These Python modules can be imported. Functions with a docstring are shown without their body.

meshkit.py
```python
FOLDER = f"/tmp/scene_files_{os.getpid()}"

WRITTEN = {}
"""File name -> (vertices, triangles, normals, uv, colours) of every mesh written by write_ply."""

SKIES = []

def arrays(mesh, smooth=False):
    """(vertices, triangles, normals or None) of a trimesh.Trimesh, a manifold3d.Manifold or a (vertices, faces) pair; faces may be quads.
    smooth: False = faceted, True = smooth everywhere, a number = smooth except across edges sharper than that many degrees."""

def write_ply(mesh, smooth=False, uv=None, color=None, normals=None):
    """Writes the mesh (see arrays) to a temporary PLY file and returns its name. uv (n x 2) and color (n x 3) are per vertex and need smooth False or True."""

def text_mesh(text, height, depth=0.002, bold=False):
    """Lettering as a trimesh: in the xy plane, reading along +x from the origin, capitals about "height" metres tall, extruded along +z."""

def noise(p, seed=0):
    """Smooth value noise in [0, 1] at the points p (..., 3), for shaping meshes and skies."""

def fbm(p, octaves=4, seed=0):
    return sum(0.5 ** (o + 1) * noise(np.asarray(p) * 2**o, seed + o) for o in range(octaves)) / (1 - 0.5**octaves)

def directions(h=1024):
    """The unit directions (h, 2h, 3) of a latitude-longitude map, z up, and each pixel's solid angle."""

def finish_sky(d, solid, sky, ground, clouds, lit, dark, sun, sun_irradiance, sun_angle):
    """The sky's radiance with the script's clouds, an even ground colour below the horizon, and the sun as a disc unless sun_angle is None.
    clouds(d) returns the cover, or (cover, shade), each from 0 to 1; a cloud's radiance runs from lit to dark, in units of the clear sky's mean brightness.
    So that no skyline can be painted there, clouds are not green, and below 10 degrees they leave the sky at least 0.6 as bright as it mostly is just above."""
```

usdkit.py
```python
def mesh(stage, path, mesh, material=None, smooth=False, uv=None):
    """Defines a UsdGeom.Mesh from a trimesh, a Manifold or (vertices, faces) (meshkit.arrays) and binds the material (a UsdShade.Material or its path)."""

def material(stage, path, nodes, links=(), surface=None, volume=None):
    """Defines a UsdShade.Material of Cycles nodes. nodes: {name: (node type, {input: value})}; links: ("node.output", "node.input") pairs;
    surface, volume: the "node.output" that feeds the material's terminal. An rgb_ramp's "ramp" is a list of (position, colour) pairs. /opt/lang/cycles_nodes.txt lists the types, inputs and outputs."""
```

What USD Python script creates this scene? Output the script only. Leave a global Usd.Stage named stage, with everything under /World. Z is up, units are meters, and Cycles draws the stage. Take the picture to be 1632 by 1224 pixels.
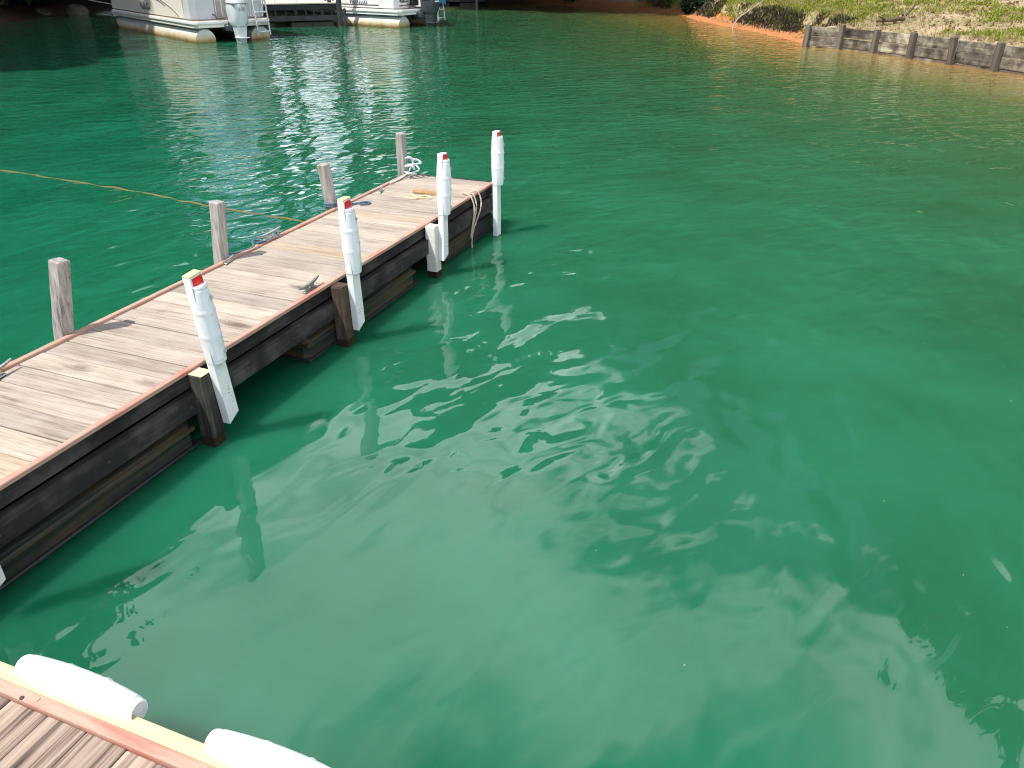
import math, random
import numpy as np, trimesh, usdkit, meshkit
from pxr import Usd, UsdGeom, UsdLux, UsdShade, Gf, Sdf, Vt

stage = Usd.Stage.CreateInMemory()
UsdGeom.SetStageUpAxis(stage, 'Z'); UsdGeom.SetStageMetersPerUnit(stage, 1.0)
UsdGeom.Xform.Define(stage, '/World'); UsdGeom.Scope.Define(stage, '/World/Looks')
RNG = np.random.default_rng(11); random.seed(11)

# ------------------------------------------------------------------ camera
CAM_H, F_PX, W_PX = 2.27, 1240.0, 1632.0
PITCH = math.degrees(math.atan(683 / F_PX))
cam = UsdGeom.Camera.Define(stage, '/World/camera')
cam.AddTranslateOp().Set((0, 0, CAM_H)); cam.AddRotateXOp().Set(90 - PITCH)
cam.CreateHorizontalApertureAttr(36.0); cam.CreateFocalLengthAttr(36.0 * F_PX / W_PX)
cam.CreateClippingRangeAttr((0.05, 5000.0)); cam.CreateFStopAttr(0.0)
cam.CreateExposureAttr(0.3)

# ------------------------------------------------------------------ sun and sky
SUN_EL = math.radians(60.0); SUN_AZ = math.atan2(-0.85, -0.53)      # towards the sun
sdir = np.array([math.sin(SUN_AZ) * math.cos(SUN_EL), math.cos(SUN_AZ) * math.cos(SUN_EL), math.sin(SUN_EL)])
sun = UsdLux.DistantLight.Define(stage, '/World/sun')
sun.CreateIntensityAttr(1.22); sun.CreateAngleAttr(0.53); sun.CreateColorAttr((1.0, 0.955, 0.88)); sun.CreateNormalizeAttr(True)
rot = Gf.Rotation(Gf.Vec3d(0, 0, 1), Gf.Vec3d(*sdir.tolist()))
sun.AddTransformOp().Set(Gf.Matrix4d().SetRotate(rot))
dome = UsdLux.DomeLight.Define(stage, '/World/sky'); dome.CreateIntensityAttr(1.0)
SKY_STRENGTH = 0.145
CLOUD_RAD = (21.5, 21.8, 22.1)
sky_mat = usdkit.material(stage, '/World/Looks/sky_air', {
    'tc': ('texture_coordinate', {}),
    'sep': ('separate_xyz', {}),
    'up': ('math', {'math_type': 'maximum', 'value2': 0.0}),
    'add': ('math', {'math_type': 'add', 'value2': 0.22}),
    'dx': ('math', {'math_type': 'divide'}), 'dy': ('math', {'math_type': 'divide'}),
    'flat': ('combine_xyz', {'z': 3.7}),
    'map': ('mapping', {'mapping_type': 'point', 'location': (-3.035, -2.417, 0.0), 'rotation': (0.0, 0.0, -0.796), 'scale': (2.0, 2.0, 1.0)}),
    'n': ('noise_texture', {'scale': 0.75, 'detail': 5.0, 'roughness': 0.5, 'distortion': 0.25}),
    'cover': ('map_range', {'range_type': 'smoothstep', 'from_min': 0.505, 'from_max': 0.645, 'to_min': 0.0, 'to_max': 1.0, 'clamp': True}),
    'sky': ('sky_texture', {'sky_type': 'single_scattering', 'sun_disc': False, 'sun_elevation': SUN_EL, 'sun_rotation': SUN_AZ,
                            'altitude': 250.0, 'air_density': 1.0, 'aerosol_density': 1.6, 'ozone_density': 1.0}),
    'cloud': ('color', {'value': CLOUD_RAD}),
    'mix': ('mix_color', {'use_clamp': False}),
    'bg': ('background_shader', {'strength': SKY_STRENGTH})},
    [('tc.generated', 'sep.vector'), ('sep.z', 'up.value1'), ('up.value', 'add.value1'),
     ('sep.x', 'dx.value1'), ('add.value', 'dx.value2'), ('sep.y', 'dy.value1'), ('add.value', 'dy.value2'),
     ('dx.value', 'flat.x'), ('dy.value', 'flat.y'), ('flat.vector', 'map.vector'), ('map.vector', 'n.vector'),
     ('n.fac', 'cover.value'), ('cover.result', 'mix.fac'), ('sky.color', 'mix.a'), ('cloud.color', 'mix.b'),
     ('mix.result', 'bg.color')], surface='bg.background')
UsdShade.MaterialBindingAPI.Apply(dome.GetPrim()).Bind(sky_mat)
dome.GetPrim().SetCustomDataByKey('kind', 'structure')

# ------------------------------------------------------------------ helpers
used = {}
def numbered(parent, name):
    k = (parent, name); c = used.get(k, -1) + 1; used[k] = c
    return f'{parent}/{name}' + (f'_{c:03d}' if c else '')
def path_of(parent):
    return '/World' if parent is None else str(parent.GetPath())
def tag(p, label=None, cat=None, group=None, kind=None):
    for k, v in (('label', label), ('category', cat), ('group', group), ('kind', kind)):
        if v: p.SetCustomDataByKey(k, v)
    return p
def obj(name, mesh, mat, parent=None, smooth=False, seed=None, **kw):
    if isinstance(mesh, (list,)): mesh = trimesh.util.concatenate(mesh)
    m = usdkit.mesh(stage, numbered(path_of(parent), name), mesh, M[mat] if isinstance(mat, str) else mat, smooth)
    s = RNG.random() if seed is None else seed
    UsdGeom.PrimvarsAPI(m).CreatePrimvar('seed', Sdf.ValueTypeNames.FloatArray, 'constant').Set(Vt.FloatArray([float(s)]))
    return tag(m.GetPrim(), **kw)
def thing(name, label, cat, loc=(0, 0, 0), rotz=0.0, group=None, kind=None):
    x = UsdGeom.Xform.Define(stage, numbered('/World', name))
    x.AddTranslateOp().Set(tuple(map(float, loc))); x.AddRotateZOp().Set(math.degrees(rotz))
    return tag(x.GetPrim(), label, cat, group, kind)

def box(x0, x1, y0, y1, z0, z1, c=0.0):
    if c <= 0:
        m = trimesh.creation.box((x1 - x0, y1 - y0, z1 - z0)); m.apply_translation(((x0 + x1) / 2, (y0 + y1) / 2, (z0 + z1) / 2)); return m
    pts = []
    for sx, X in ((1, x0), (-1, x1)):
        for sy, Y in ((1, y0), (-1, y1)):
            for sz, Z in ((1, z0), (-1, z1)):
                pts += [(X, Y + sy * c, Z + sz * c), (X + sx * c, Y, Z + sz * c), (X + sx * c, Y + sy * c, Z)]
    return trimesh.PointCloud(pts).convex_hull
def hull(pts): return trimesh.PointCloud(np.asarray(pts, float)).convex_hull
def smoothline(pts, k=6):
    p = np.asarray(pts, float)
    if len(p) < 3: return np.vstack([p[0] + (p[-1] - p[0]) * t for t in np.linspace(0, 1, k)])
    q = np.vstack([2 * p[0] - p[1], p, 2 * p[-1] - p[-2]]); out = []
    for i in range(1, len(q) - 2):
        for t in np.linspace(0, 1, k, endpoint=False):
            a, b, c, d = q[i - 1], q[i], q[i + 1], q[i + 2]
            out.append(0.5 * (2 * b + (c - a) * t + (2 * a - 5 * b + 4 * c - d) * t * t + (3 * b - a - 3 * c + d) * t ** 3))
    return np.vstack(out + [p[-1]])
def tube(pts, r, sides=8, k=6, caps=True):
    p = smoothline(pts, k); n = len(p); r = np.broadcast_to(r, (n,)) if np.ndim(r) == 0 else np.interp(np.linspace(0, 1, n), np.linspace(0, 1, len(r)), r)
    t = np.gradient(p, axis=0); t /= np.linalg.norm(t, axis=1, keepdims=True) + 1e-12
    a = np.cross(t, np.where(np.abs(t[:, 2:]) < 0.9, [0, 0, 1.0], [1.0, 0, 0])); a /= np.linalg.norm(a, axis=1, keepdims=True) + 1e-12
    b = np.cross(t, a); an = np.arange(sides) * 2 * np.pi / sides
    v = (p[:, None] + r[:, None, None] * (np.cos(an)[None, :, None] * a[:, None] + np.sin(an)[None, :, None] * b[:, None])).reshape(-1, 3)
    f = []
    for i in range(n - 1):
        for j in range(sides):
            A, B, C, D = i * sides + j, i * sides + (j + 1) % sides, (i + 1) * sides + (j + 1) % sides, (i + 1) * sides + j
            f += [(A, B, C), (A, C, D)]
    if caps:
        v = np.vstack([v, p[0], p[-1]]); m = len(v)
        for j in range(sides):
            f.append((m - 2, (j + 1) % sides, j)); f.append((m - 1, (n - 1) * sides + j, (n - 1) * sides + (j + 1) % sides))
    m = trimesh.Trimesh(v, f, process=False)
    if m.volume < 0: m.invert()
    return m
def lathe(prof, sides=28):
    """prof: (r, z) from bottom to top, axis z"""
    m = trimesh.creation.revolve(np.array(prof), sections=sides)
    if m.volume < 0: m.invert()
    return m
def moved(m, t=(0, 0, 0), R=None):
    m = m.copy()
    if R is not None: m.apply_transform(R)
    m.apply_translation(t); return m
rotm = trimesh.transformations.rotation_matrix
def extr(poly, h):
    from shapely.geometry import Polygon
    return trimesh.creation.extrude_polygon(Polygon(poly), h, engine='earcut')
def dense_box(x0, x1, y0, y1, z0, z1, nx, ny, nz, amp, fr, seed):
    """a box with a slightly irregular surface"""
    m = box(x0, x1, y0, y1, z0, z1, min(x1 - x0, y1 - y0, z1 - z0) * .12)
    m = m.subdivide_to_size(max(min(x1 - x0, y1 - y0, z1 - z0) * .8, .05)); v = m.vertices
    d = np.stack([meshkit.noise(v * fr + 7.3 * k, seed + k) - .5 for k in range(3)], 1) * amp
    m.vertices = v + d
    return m

# ------------------------------------------------------------------ materials
M = {}
def flat(name, col, rough=0.5, metal=0.0, vary=0.12, scale=6.0, bump=0.0, bscale=60.0, spec=0.5, coat=0.0):
    dark = tuple(c * (1 - vary) for c in col); light = tuple(min(c * (1 + vary), 0.95) for c in col)
    n = {'tc': ('texture_coordinate', {}), 'n': ('noise_texture', {'scale': scale, 'detail': 4.0, 'roughness': 0.6}),
         'r': ('rgb_ramp', {'ramp': [(0.3, dark), (0.7, light)]}),
         'p': ('principled_bsdf', {'roughness': rough, 'metallic': metal, 'specular_ior_level': spec, 'coat_weight': coat})}
    l = [('tc.object', 'n.vector'), ('n.fac', 'r.fac'), ('r.color', 'p.base_color')]
    if bump:
        n |= {'nb': ('noise_texture', {'scale': bscale, 'detail': 3.0}), 'b': ('bump', {'strength': 1.0, 'distance': bump})}
        l += [('tc.object', 'nb.vector'), ('nb.fac', 'b.height'), ('b.normal', 'p.normal')]
    M[name] = usdkit.material(stage, '/World/Looks/' + name, n, l, surface='p.BSDF')
def wood(name, stops, axis='y', grain=22.0, stretch=0.045, rough=0.82, bump=0.0025, tint=((0.85, 0.85, 0.85), (1.1, 1.08, 1.02)), knots=True, blotch=0.5,
         knotcol=(0.09, 0.06, 0.045), contrast=(0.28, 0.74), fine=3.2, spec=0.3):
    """weathered board: stretched grain, board-to-board tone from the seed primvar, blotches and knots"""
    st = [1.0, 1.0, 1.0]; st['xyz'.index(axis)] = stretch
    kn = [7.0, 7.0, 7.0]; kn['xyz'.index(axis)] = 2.2
    n = {'tc': ('texture_coordinate', {}), 'at': ('attribute', {'attribute': 'seed'}),
         'sh': ('vector_math', {'math_type': 'scale', 'vector1': (31.0, 47.0, 23.0)}),
         'pos': ('vector_math', {'math_type': 'add'}),
         'mg': ('mapping', {'scale': tuple(st)}), 'mk': ('mapping', {'scale': tuple(kn)}),
         'kv': ('voronoi_texture', {'scale': 1.0, 'randomness': 1.0}),
         'kd': ('map_range', {'from_min': 0.05, 'from_max': 0.34, 'to_min': 1.0, 'to_max': 0.0, 'clamp': True, 'range_type': 'smoothstep'}),
         'ks': ('map_range', {'from_min': 0.72, 'from_max': 0.76, 'to_min': 0.0, 'to_max': 1.0 if knots else 0.0, 'clamp': True}),
         'ksep': ('separate_color', {}),
         'kk': ('math', {'math_type': 'multiply'}),
         'kwarp': ('math', {'math_type': 'multiply', 'value2': 0.05}),
         'warp': ('vector_math', {'math_type': 'add'}), 'wv': ('combine_xyz', {}),
         'g': ('noise_texture', {'scale': grain, 'detail': 4.0, 'roughness': 0.62, 'distortion': 0.5}),
         'g2': ('noise_texture', {'scale': grain * fine, 'detail': 3.0, 'roughness': 0.6}),
         'gm': ('mix_float', {'fac': 0.38}),
         'bl': ('noise_texture', {'scale': 3.3, 'detail': 4.0, 'roughness': 0.6}),
         'gb': ('mix_float', {'fac': 0.25 * blotch}),
         'mr': ('map_range', {'from_min': contrast[0], 'from_max': contrast[1], 'to_min': 0.0, 'to_max': 1.0, 'clamp': True}),
         'r': ('rgb_ramp', {'ramp': stops}),
         'tm': ('mix_color', {'a': tint[0], 'b': tint[1], 'use_clamp': False}),
         'wn': ('white_noise_texture', {'dimensions': '1D'}),
         'mul': ('mix_color', {'blend_type': 'multiply', 'fac': 1.0, 'use_clamp': False}),
         'kf': ('math', {'math_type': 'multiply', 'value2': 0.8}),
         'km': ('mix_color', {'b': knotcol}),
         'b': ('bump', {'strength': 1.0, 'distance': bump}),
         'p': ('principled_bsdf', {'roughness': rough, 'specular_ior_level': spec})}
    l = [('at.fac', 'sh.scale'), ('tc.object', 'pos.vector1'), ('sh.vector', 'pos.vector2'),
         ('pos.vector', 'mk.vector'), ('mk.vector', 'kv.vector'), ('kv.distance', 'kd.value'), ('kv.color', 'ksep.color'), ('ksep.r', 'ks.value'),
         ('kd.result', 'kk.value1'), ('ks.result', 'kk.value2'),
         ('kk.value', 'kwarp.value1'), ('kwarp.value', 'wv.' + ('x' if axis != 'x' else 'y')), ('pos.vector', 'warp.vector1'), ('wv.vector', 'warp.vector2'),
         ('warp.vector', 'mg.vector'), ('mg.vector', 'g.vector'), ('mg.vector', 'g2.vector'), ('g.fac', 'gm.a'), ('g2.fac', 'gm.b'),
         ('pos.vector', 'bl.vector'), ('gm.result', 'gb.a'), ('bl.fac', 'gb.b'), ('gb.result', 'mr.value'), ('mr.result', 'r.fac'),
         ('at.fac', 'wn.w'), ('wn.value', 'tm.fac'), ('r.color', 'mul.a'), ('tm.result', 'mul.b'),
         ('kk.value', 'kf.value1'), ('kf.value', 'km.fac'), ('mul.result', 'km.a'), ('km.result', 'p.base_color'),
         ('gm.result', 'b.height'), ('b.normal', 'p.normal')]
    M[name] = usdkit.material(stage, '/World/Looks/' + name, n, l, surface='p.BSDF')

wood('deck_board', [(0.0, (0.09, 0.07, 0.06)), (0.2, (0.23, 0.19, 0.165)), (0.5, (0.385, 0.335, 0.30)), (1.0, (0.53, 0.485, 0.445))], 'y', grain=46, stretch=.035, tint=((0.77, 0.745, 0.71), (1.04, 1.01, .92)), blotch=1.0, contrast=(.30, .68))
wood('deck_board_tan', [(0.0, (0.12, 0.085, 0.06)), (0.25, (0.29, 0.22, 0.16)), (0.55, (0.42, 0.345, 0.26)), (1.0, (0.50, 0.44, 0.36))], 'y', grain=46, stretch=.035, blotch=1.0, contrast=(.30, .68))
wood('near_board', [(0.0, (0.05, 0.035, 0.035)), (0.22, (0.16, 0.115, 0.095)), (0.5, (0.31, 0.235, 0.19)), (1.0, (0.46, 0.375, 0.31))], 'x', grain=36, stretch=0.03, knots=False, contrast=(0.36, 0.66), fine=2.0)
wood('grey_post', [(0.0, (0.09, 0.078, 0.07)), (0.4, (0.31, 0.285, 0.265)), (1.0, (0.50, 0.47, 0.44))], 'z', grain=44, contrast=(.34, .66), tint=((.9, .9, .9), (1.05, 1.04, 1.02)), knots=True)
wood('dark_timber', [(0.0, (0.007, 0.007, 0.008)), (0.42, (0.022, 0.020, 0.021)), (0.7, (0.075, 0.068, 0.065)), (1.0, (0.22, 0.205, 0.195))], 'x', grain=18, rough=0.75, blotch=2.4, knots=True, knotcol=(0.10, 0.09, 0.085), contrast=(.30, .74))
wood('stub_black', [(0.0, (0.010, 0.009, 0.008)), (0.45, (0.026, 0.022, 0.019)), (0.68, (0.08, 0.072, 0.062)), (1.0, (0.34, 0.32, 0.29))], 'z', grain=18, blotch=2.0, knots=False)
wood('stub_brown', [(0.0, (0.018, 0.012, 0.008)), (0.5, (0.06, 0.04, 0.026)), (1.0, (0.17, 0.125, 0.09))], 'z', grain=18, blotch=1.5, knots=False)
wood('stub_white', [(0.0, (0.18, 0.12, 0.08)), (0.3, (0.5, 0.45, 0.38)), (0.5, (0.7, 0.68, 0.64)), (1.0, (0.78, 0.77, 0.74))], 'z', grain=14, blotch=1.5, knots=False)
wood('wet_wood', [(0.0, (0.010, 0.007, 0.005)), (1.0, (0.045, 0.027, 0.017))], 'z', rough=0.25, knots=False)
wood('yellow_pine', [(0.0, (0.52, 0.38, 0.17)), (0.45, (0.68, 0.55, 0.29)), (1.0, (0.78, 0.68, 0.43))], 'y', grain=14, knots=False, bump=0.001)
wood('wall_timber', [(0.0, (0.035, 0.03, 0.027)), (0.4, (0.13, 0.115, 0.10)), (0.75, (0.27, 0.255, 0.22)), (1.0, (0.46, 0.45, 0.38))], 'x', grain=9, blotch=2.2, tint=((.5, .48, .46), (1.25, 1.22, 1.1)), contrast=(.38, .62))
wood('wall_post_timber', [(0.0, (0.04, 0.035, 0.03)), (0.5, (0.13, 0.115, 0.10)), (1.0, (0.25, 0.23, 0.2))], 'z', grain=12)
wood('driftwood', [(0.0, (0.22, 0.2, 0.17)), (1.0, (0.62, 0.58, 0.52))], 'z', knots=False)
flat('cut_end', (0.62, 0.52, 0.30), 0.8, vary=.15, scale=30)
flat('white_paint', (0.74, 0.745, 0.75), 0.45, vary=.035, scale=9, bump=0.0006, bscale=40)
flat('white_vinyl', (0.72, 0.735, 0.76), 0.38, vary=.06, scale=7, bump=0.0006, bscale=25)
flat('recess_grey', (0.45, 0.47, 0.5), 0.5)
flat('red_tape', (0.62, 0.02, 0.025), 0.35, vary=.1)
flat('yellow_paint', (0.74, 0.63, 0.27), 0.5, vary=.1, scale=30)
flat('galvanised', (0.46, 0.47, 0.48), 0.42, 0.85, vary=.2, scale=30)
flat('dark_iron', (0.06, 0.05, 0.045), 0.6, 0.3, vary=.3, scale=30)
flat('old_iron', (0.22, 0.24, 0.22), 0.5, 0.5, vary=.3, scale=30)
flat('rust_screw', (0.55, 0.36, 0.27), 0.5, 0.4)
flat('rope_white', (0.62, 0.62, 0.66), 0.85, vary=.25, scale=120, bump=.002, bscale=160)
flat('speck', (0.38, 0.42, 0.34), 0.8)
flat('rope_blue', (0.09, 0.135, 0.20), 0.85, vary=.35, scale=90, bump=.002, bscale=160)
flat('rope_tan', (0.52, 0.43, 0.32), 0.9, vary=.25, scale=120, bump=.002, bscale=160)
flat('rope_yellow', (0.12, 0.095, 0.022), 0.8, vary=.3, scale=25)
flat('brush_wood', (0.42, 0.23, 0.10), 0.5, vary=.2, scale=20)
flat('bristle', (0.62, 0.5, 0.3), 0.9, vary=.2, scale=60)
flat('aluminium', (0.62, 0.64, 0.66), 0.35, 0.35, vary=.08, scale=8)
flat('cream_gel', (0.80, 0.75, 0.66), 0.3, vary=.03, coat=.3)
flat('white_gel', (0.80, 0.80, 0.78), 0.3, vary=.03, coat=.3)
flat('stripe_brown', (0.16, 0.125, 0.11), 0.4)
flat('fairing_blue', (0.13, 0.18, 0.20), 0.4, vary=.15)
flat('dark_window', (0.03, 0.04, 0.06), 0.08)
flat('canvas_beige', (0.50, 0.45, 0.385), 0.85, vary=.08, scale=3, bump=.01, bscale=5)
flat('canvas_grey', (0.50, 0.51, 0.52), 0.85, vary=.05, scale=3)
flat('motor_silver', (0.62, 0.66, 0.68), 0.3, 0.1, vary=.06)
flat('motor_black', (0.045, 0.052, 0.065), 0.3, vary=.2)
flat('black_plastic', (0.018, 0.018, 0.02), 0.45, vary=.3)
flat('towel_blue', (0.045, 0.24, 0.42), 0.9, vary=.15, scale=12)
flat('script_ink', (0.12, 0.11, 0.12), 0.5)
flat('motor_decal', (0.75, 0.77, 0.8), 0.4)
flat('far_deck', (0.56, 0.50, 0.44), 0.8, vary=.15)
flat('far_dark', (0.035, 0.036, 0.04), 0.7, vary=.4, scale=4)
flat('bark', (0.10, 0.075, 0.055), 0.9, vary=.4, scale=12, bump=.02, bscale=14)
flat('rock', (0.07, 0.062, 0.045), 0.9, vary=.4, scale=5, bump=.02, bscale=12)

# red painted edging: worn paint, pale pink where bare
def edging(name, bare, paint, axis):
    st = [1., 1., 1.]; st['xyz'.index(axis)] = 0.12
    M[name] = usdkit.material(stage, '/World/Looks/' + name, {
        'tc': ('texture_coordinate', {}), 'mp': ('mapping', {'scale': tuple(st)}),
        'n': ('noise_texture', {'scale': 34.0, 'detail': 5.0, 'roughness': 0.7}),
        'n2': ('noise_texture', {'scale': 2.6, 'detail': 2.0}), 'mx': ('mix_float', {'fac': 0.5}),
        'r': ('rgb_ramp', {'ramp': [(0.36, paint), (0.52, bare), (0.66, tuple(c * .62 for c in bare))]}),
        'b': ('bump', {'distance': 0.001}), 'p': ('principled_bsdf', {'roughness': 0.75})},
        [('tc.object', 'mp.vector'), ('mp.vector', 'n.vector'), ('tc.object', 'n2.vector'), ('n.fac', 'mx.a'), ('n2.fac', 'mx.b'), ('mx.result', 'r.fac'),
         ('r.color', 'p.base_color'), ('n.fac', 'b.height'), ('b.normal', 'p.normal')], surface='p.BSDF')
edging('red_edging', (0.43, 0.27, 0.21), (0.44, 0.145, 0.10), 'x')
edging('near_edging', (0.46, 0.29, 0.225), (0.58, 0.15, 0.11), 'y')

# black float: scummy bands
M['float_black'] = usdkit.material(stage, '/World/Looks/float_black', {
    'tc': ('texture_coordinate', {}), 'mp': ('mapping', {'scale': (0.5, 1.0, 9.0)}),
    'n': ('noise_texture', {'scale': 2.2, 'detail': 4.0, 'roughness': 0.6, 'distortion': 0.4}),
    'r': ('rgb_ramp', {'ramp': [(0.3, (0.008, 0.008, 0.008)), (0.47, (0.02, 0.025, 0.022)), (0.58, (0.06, 0.042, 0.022)), (0.72, (0.018, 0.022, 0.02))]}),
    'p': ('principled_bsdf', {'roughness': 0.42})},
    [('tc.object', 'mp.vector'), ('mp.vector', 'n.vector'), ('n.fac', 'r.fac'), ('r.color', 'p.base_color')], surface='p.BSDF')
# pontoon tube: aluminium, tan scum towards the waterline
M['pontoon_tube'] = usdkit.material(stage, '/World/Looks/pontoon_tube', {
    'tc': ('texture_coordinate', {}), 's': ('separate_xyz', {}), 'n': ('noise_texture', {'scale': 3.0, 'detail': 4.0}),
    'nn': ('math', {'math_type': 'multiply', 'value2': 0.16}), 'a': ('math', {'math_type': 'add'}),
    'r': ('rgb_ramp', {'ramp': [(0.0, (0.20, 0.13, 0.05)), (0.10, (0.30, 0.19, 0.075)), (0.2, (0.6, 0.5, 0.33)), (0.34, (0.70, 0.70, 0.68))]}),
    'p': ('principled_bsdf', {'roughness': 0.4, 'metallic': 0.15})},
    [('tc.object', 's.vector'), ('tc.object', 'n.vector'), ('n.fac', 'nn.value1'), ('s.z', 'a.value1'), ('nn.value', 'a.value2'), ('a.value', 'r.fac'), ('r.color', 'p.base_color')],
    surface='p.BSDF')

def leaf(name, c0, c1, trans=0.3):
    M[name] = usdkit.material(stage, '/World/Looks/' + name, {
        'g': ('geometry', {}), 'r': ('rgb_ramp', {'ramp': [(0.0, c0), (1.0, c1)]}),
        'd': ('principled_bsdf', {'roughness': 0.55, 'specular_ior_level': 0.3}), 't': ('translucent_bsdf', {}), 'm': ('mix_closure', {'fac': trans})},
        [('g.random_per_island', 'r.fac'), ('r.color', 'd.base_color'), ('r.color', 't.color'), ('d.BSDF', 'm.closure1'), ('t.BSDF', 'm.closure2')], surface='m.closure')
leaf('leaf_green', (0.025, 0.055, 0.012), (0.075, 0.13, 0.03))
leaf('leaf_dark', (0.012, 0.03, 0.01), (0.04, 0.075, 0.02), .15)
leaf('leaf_pine', (0.012, 0.03, 0.012), (0.035, 0.065, 0.02), .1)
leaf('grass_blade', (0.34, 0.40, 0.06), (0.68, 0.66, 0.22), .5)
leaf('dry_blade', (0.42, 0.34, 0.2), (0.66, 0.56, 0.40), .4)
leaf('root_fibre', (0.06, 0.048, 0.03), (0.26, 0.22, 0.14), .2)
leaf('dead_leaf', (0.30, 0.2, 0.12), (0.55, 0.42, 0.32), .2)

# ------------------------------------------------------------------ terrain and water
SHORE = np.array([(-19, -60), (-30, -30), (-29, -8), (-26.0, 6), (-22.5, 18), (-20.2, 28), (-19.3, 32), (-19.6, 36), (-19.2, 39), (-18.6, 43), (-14, 47.5), (-8, 46.6), (-2.5, 46.0),
                  (2.1, 45.4), (4.4, 42.2), (6.3, 40.6), (7.35, 38.2), (7.35, 34.6), (7.75, 31.5), (8.1, 29.4), (8.5, 26.8), (8.55, 24.2),
                  (9.12, 23.3), (9.62, 22.2), (10.04, 20.9), (10.49, 19.7), (10.88, 18.5), (11.35, 17.2), (12.6, 13), (15.5, 5), (19, -12), (22, -60)])
from shapely.geometry import Polygon, Point, LineString
import shapely
LAKE = Polygon(SHORE); EDGE = LineString(SHORE)
def shore_dist(x, y):
    """positive on land"""
    p = shapely.points(np.asarray(x).ravel(), np.asarray(y).ravel())
    dist = shapely.distance(EDGE, p); ins = shapely.contains(LAKE, p)
    return np.where(ins, -dist, dist).reshape(np.shape(x))
def sstep(a, b, x):
    t = np.clip((x - a) / (b - a), 0, 1); return t * t * (3 - 2 * t)
def wall_side(x, y):        # 1 along the timber wall, 0 along the eroded bank
    return sstep(25.3, 24.2, y) * sstep(0, 4, x)
def ground_z(x, y, d):
    w = wall_side(x, y); right = sstep(2, 6, x)
    bump = meshkit.fbm(np.stack([x * .35, y * .35, 0 * x], -1), 4, 3) - .5
    fine = meshkit.fbm(np.stack([x * 1.7, y * 1.7, 0 * x], -1), 3, 5) - .5
    step = (1 - w) * (sstep(-.1, .9, d) * .14 + sstep(.55, 1.15, d + .5 * fine) * .42 * (.5 + .5 * right)) + w * sstep(.20, .34, d) * .50
    far = np.maximum(d - .3, 0)
    rise = np.where(far < 14, far * .17, 14 * .17 + (far - 14) * .10)
    land = step + rise * (.9 + .5 * bump) + fine * .12 * sstep(.4, 2, d) * (1 - .5 * w)
    water = np.maximum(d * .30, -3.5) - .03
    land = land - w * sstep(.3, .1, d) * .25
    return np.where(d > -.02, land, water - .25 * w)
def axis_vals(lo, hi, fine_lo, fine_hi, coarse, fine):
    return np.unique(np.round(np.concatenate([np.arange(lo, fine_lo, coarse), np.arange(fine_lo, fine_hi, fine), np.arange(fine_hi, hi + .1, coarse)]), 4))
gx = axis_vals(-70, 80, 1, 20, 1.5, .16); gy = axis_vals(-60, 120, 14, 46, 1.5, .16)
X, Y = np.meshgrid(gx, gy, indexing='ij'); D = shore_dist(X, Y)
Z = ground_z(X, Y, D)
def grid_faces(a, b):
    i, j = np.meshgrid(np.arange(a - 1), np.arange(b - 1), indexing='ij'); k = i * b + j
    return np.vstack([np.stack([k, k + b, k + b + 1], -1).reshape(-1, 3), np.stack([k, k + b + 1, k + 1], -1).reshape(-1, 3)])
far_ring = []
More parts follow.
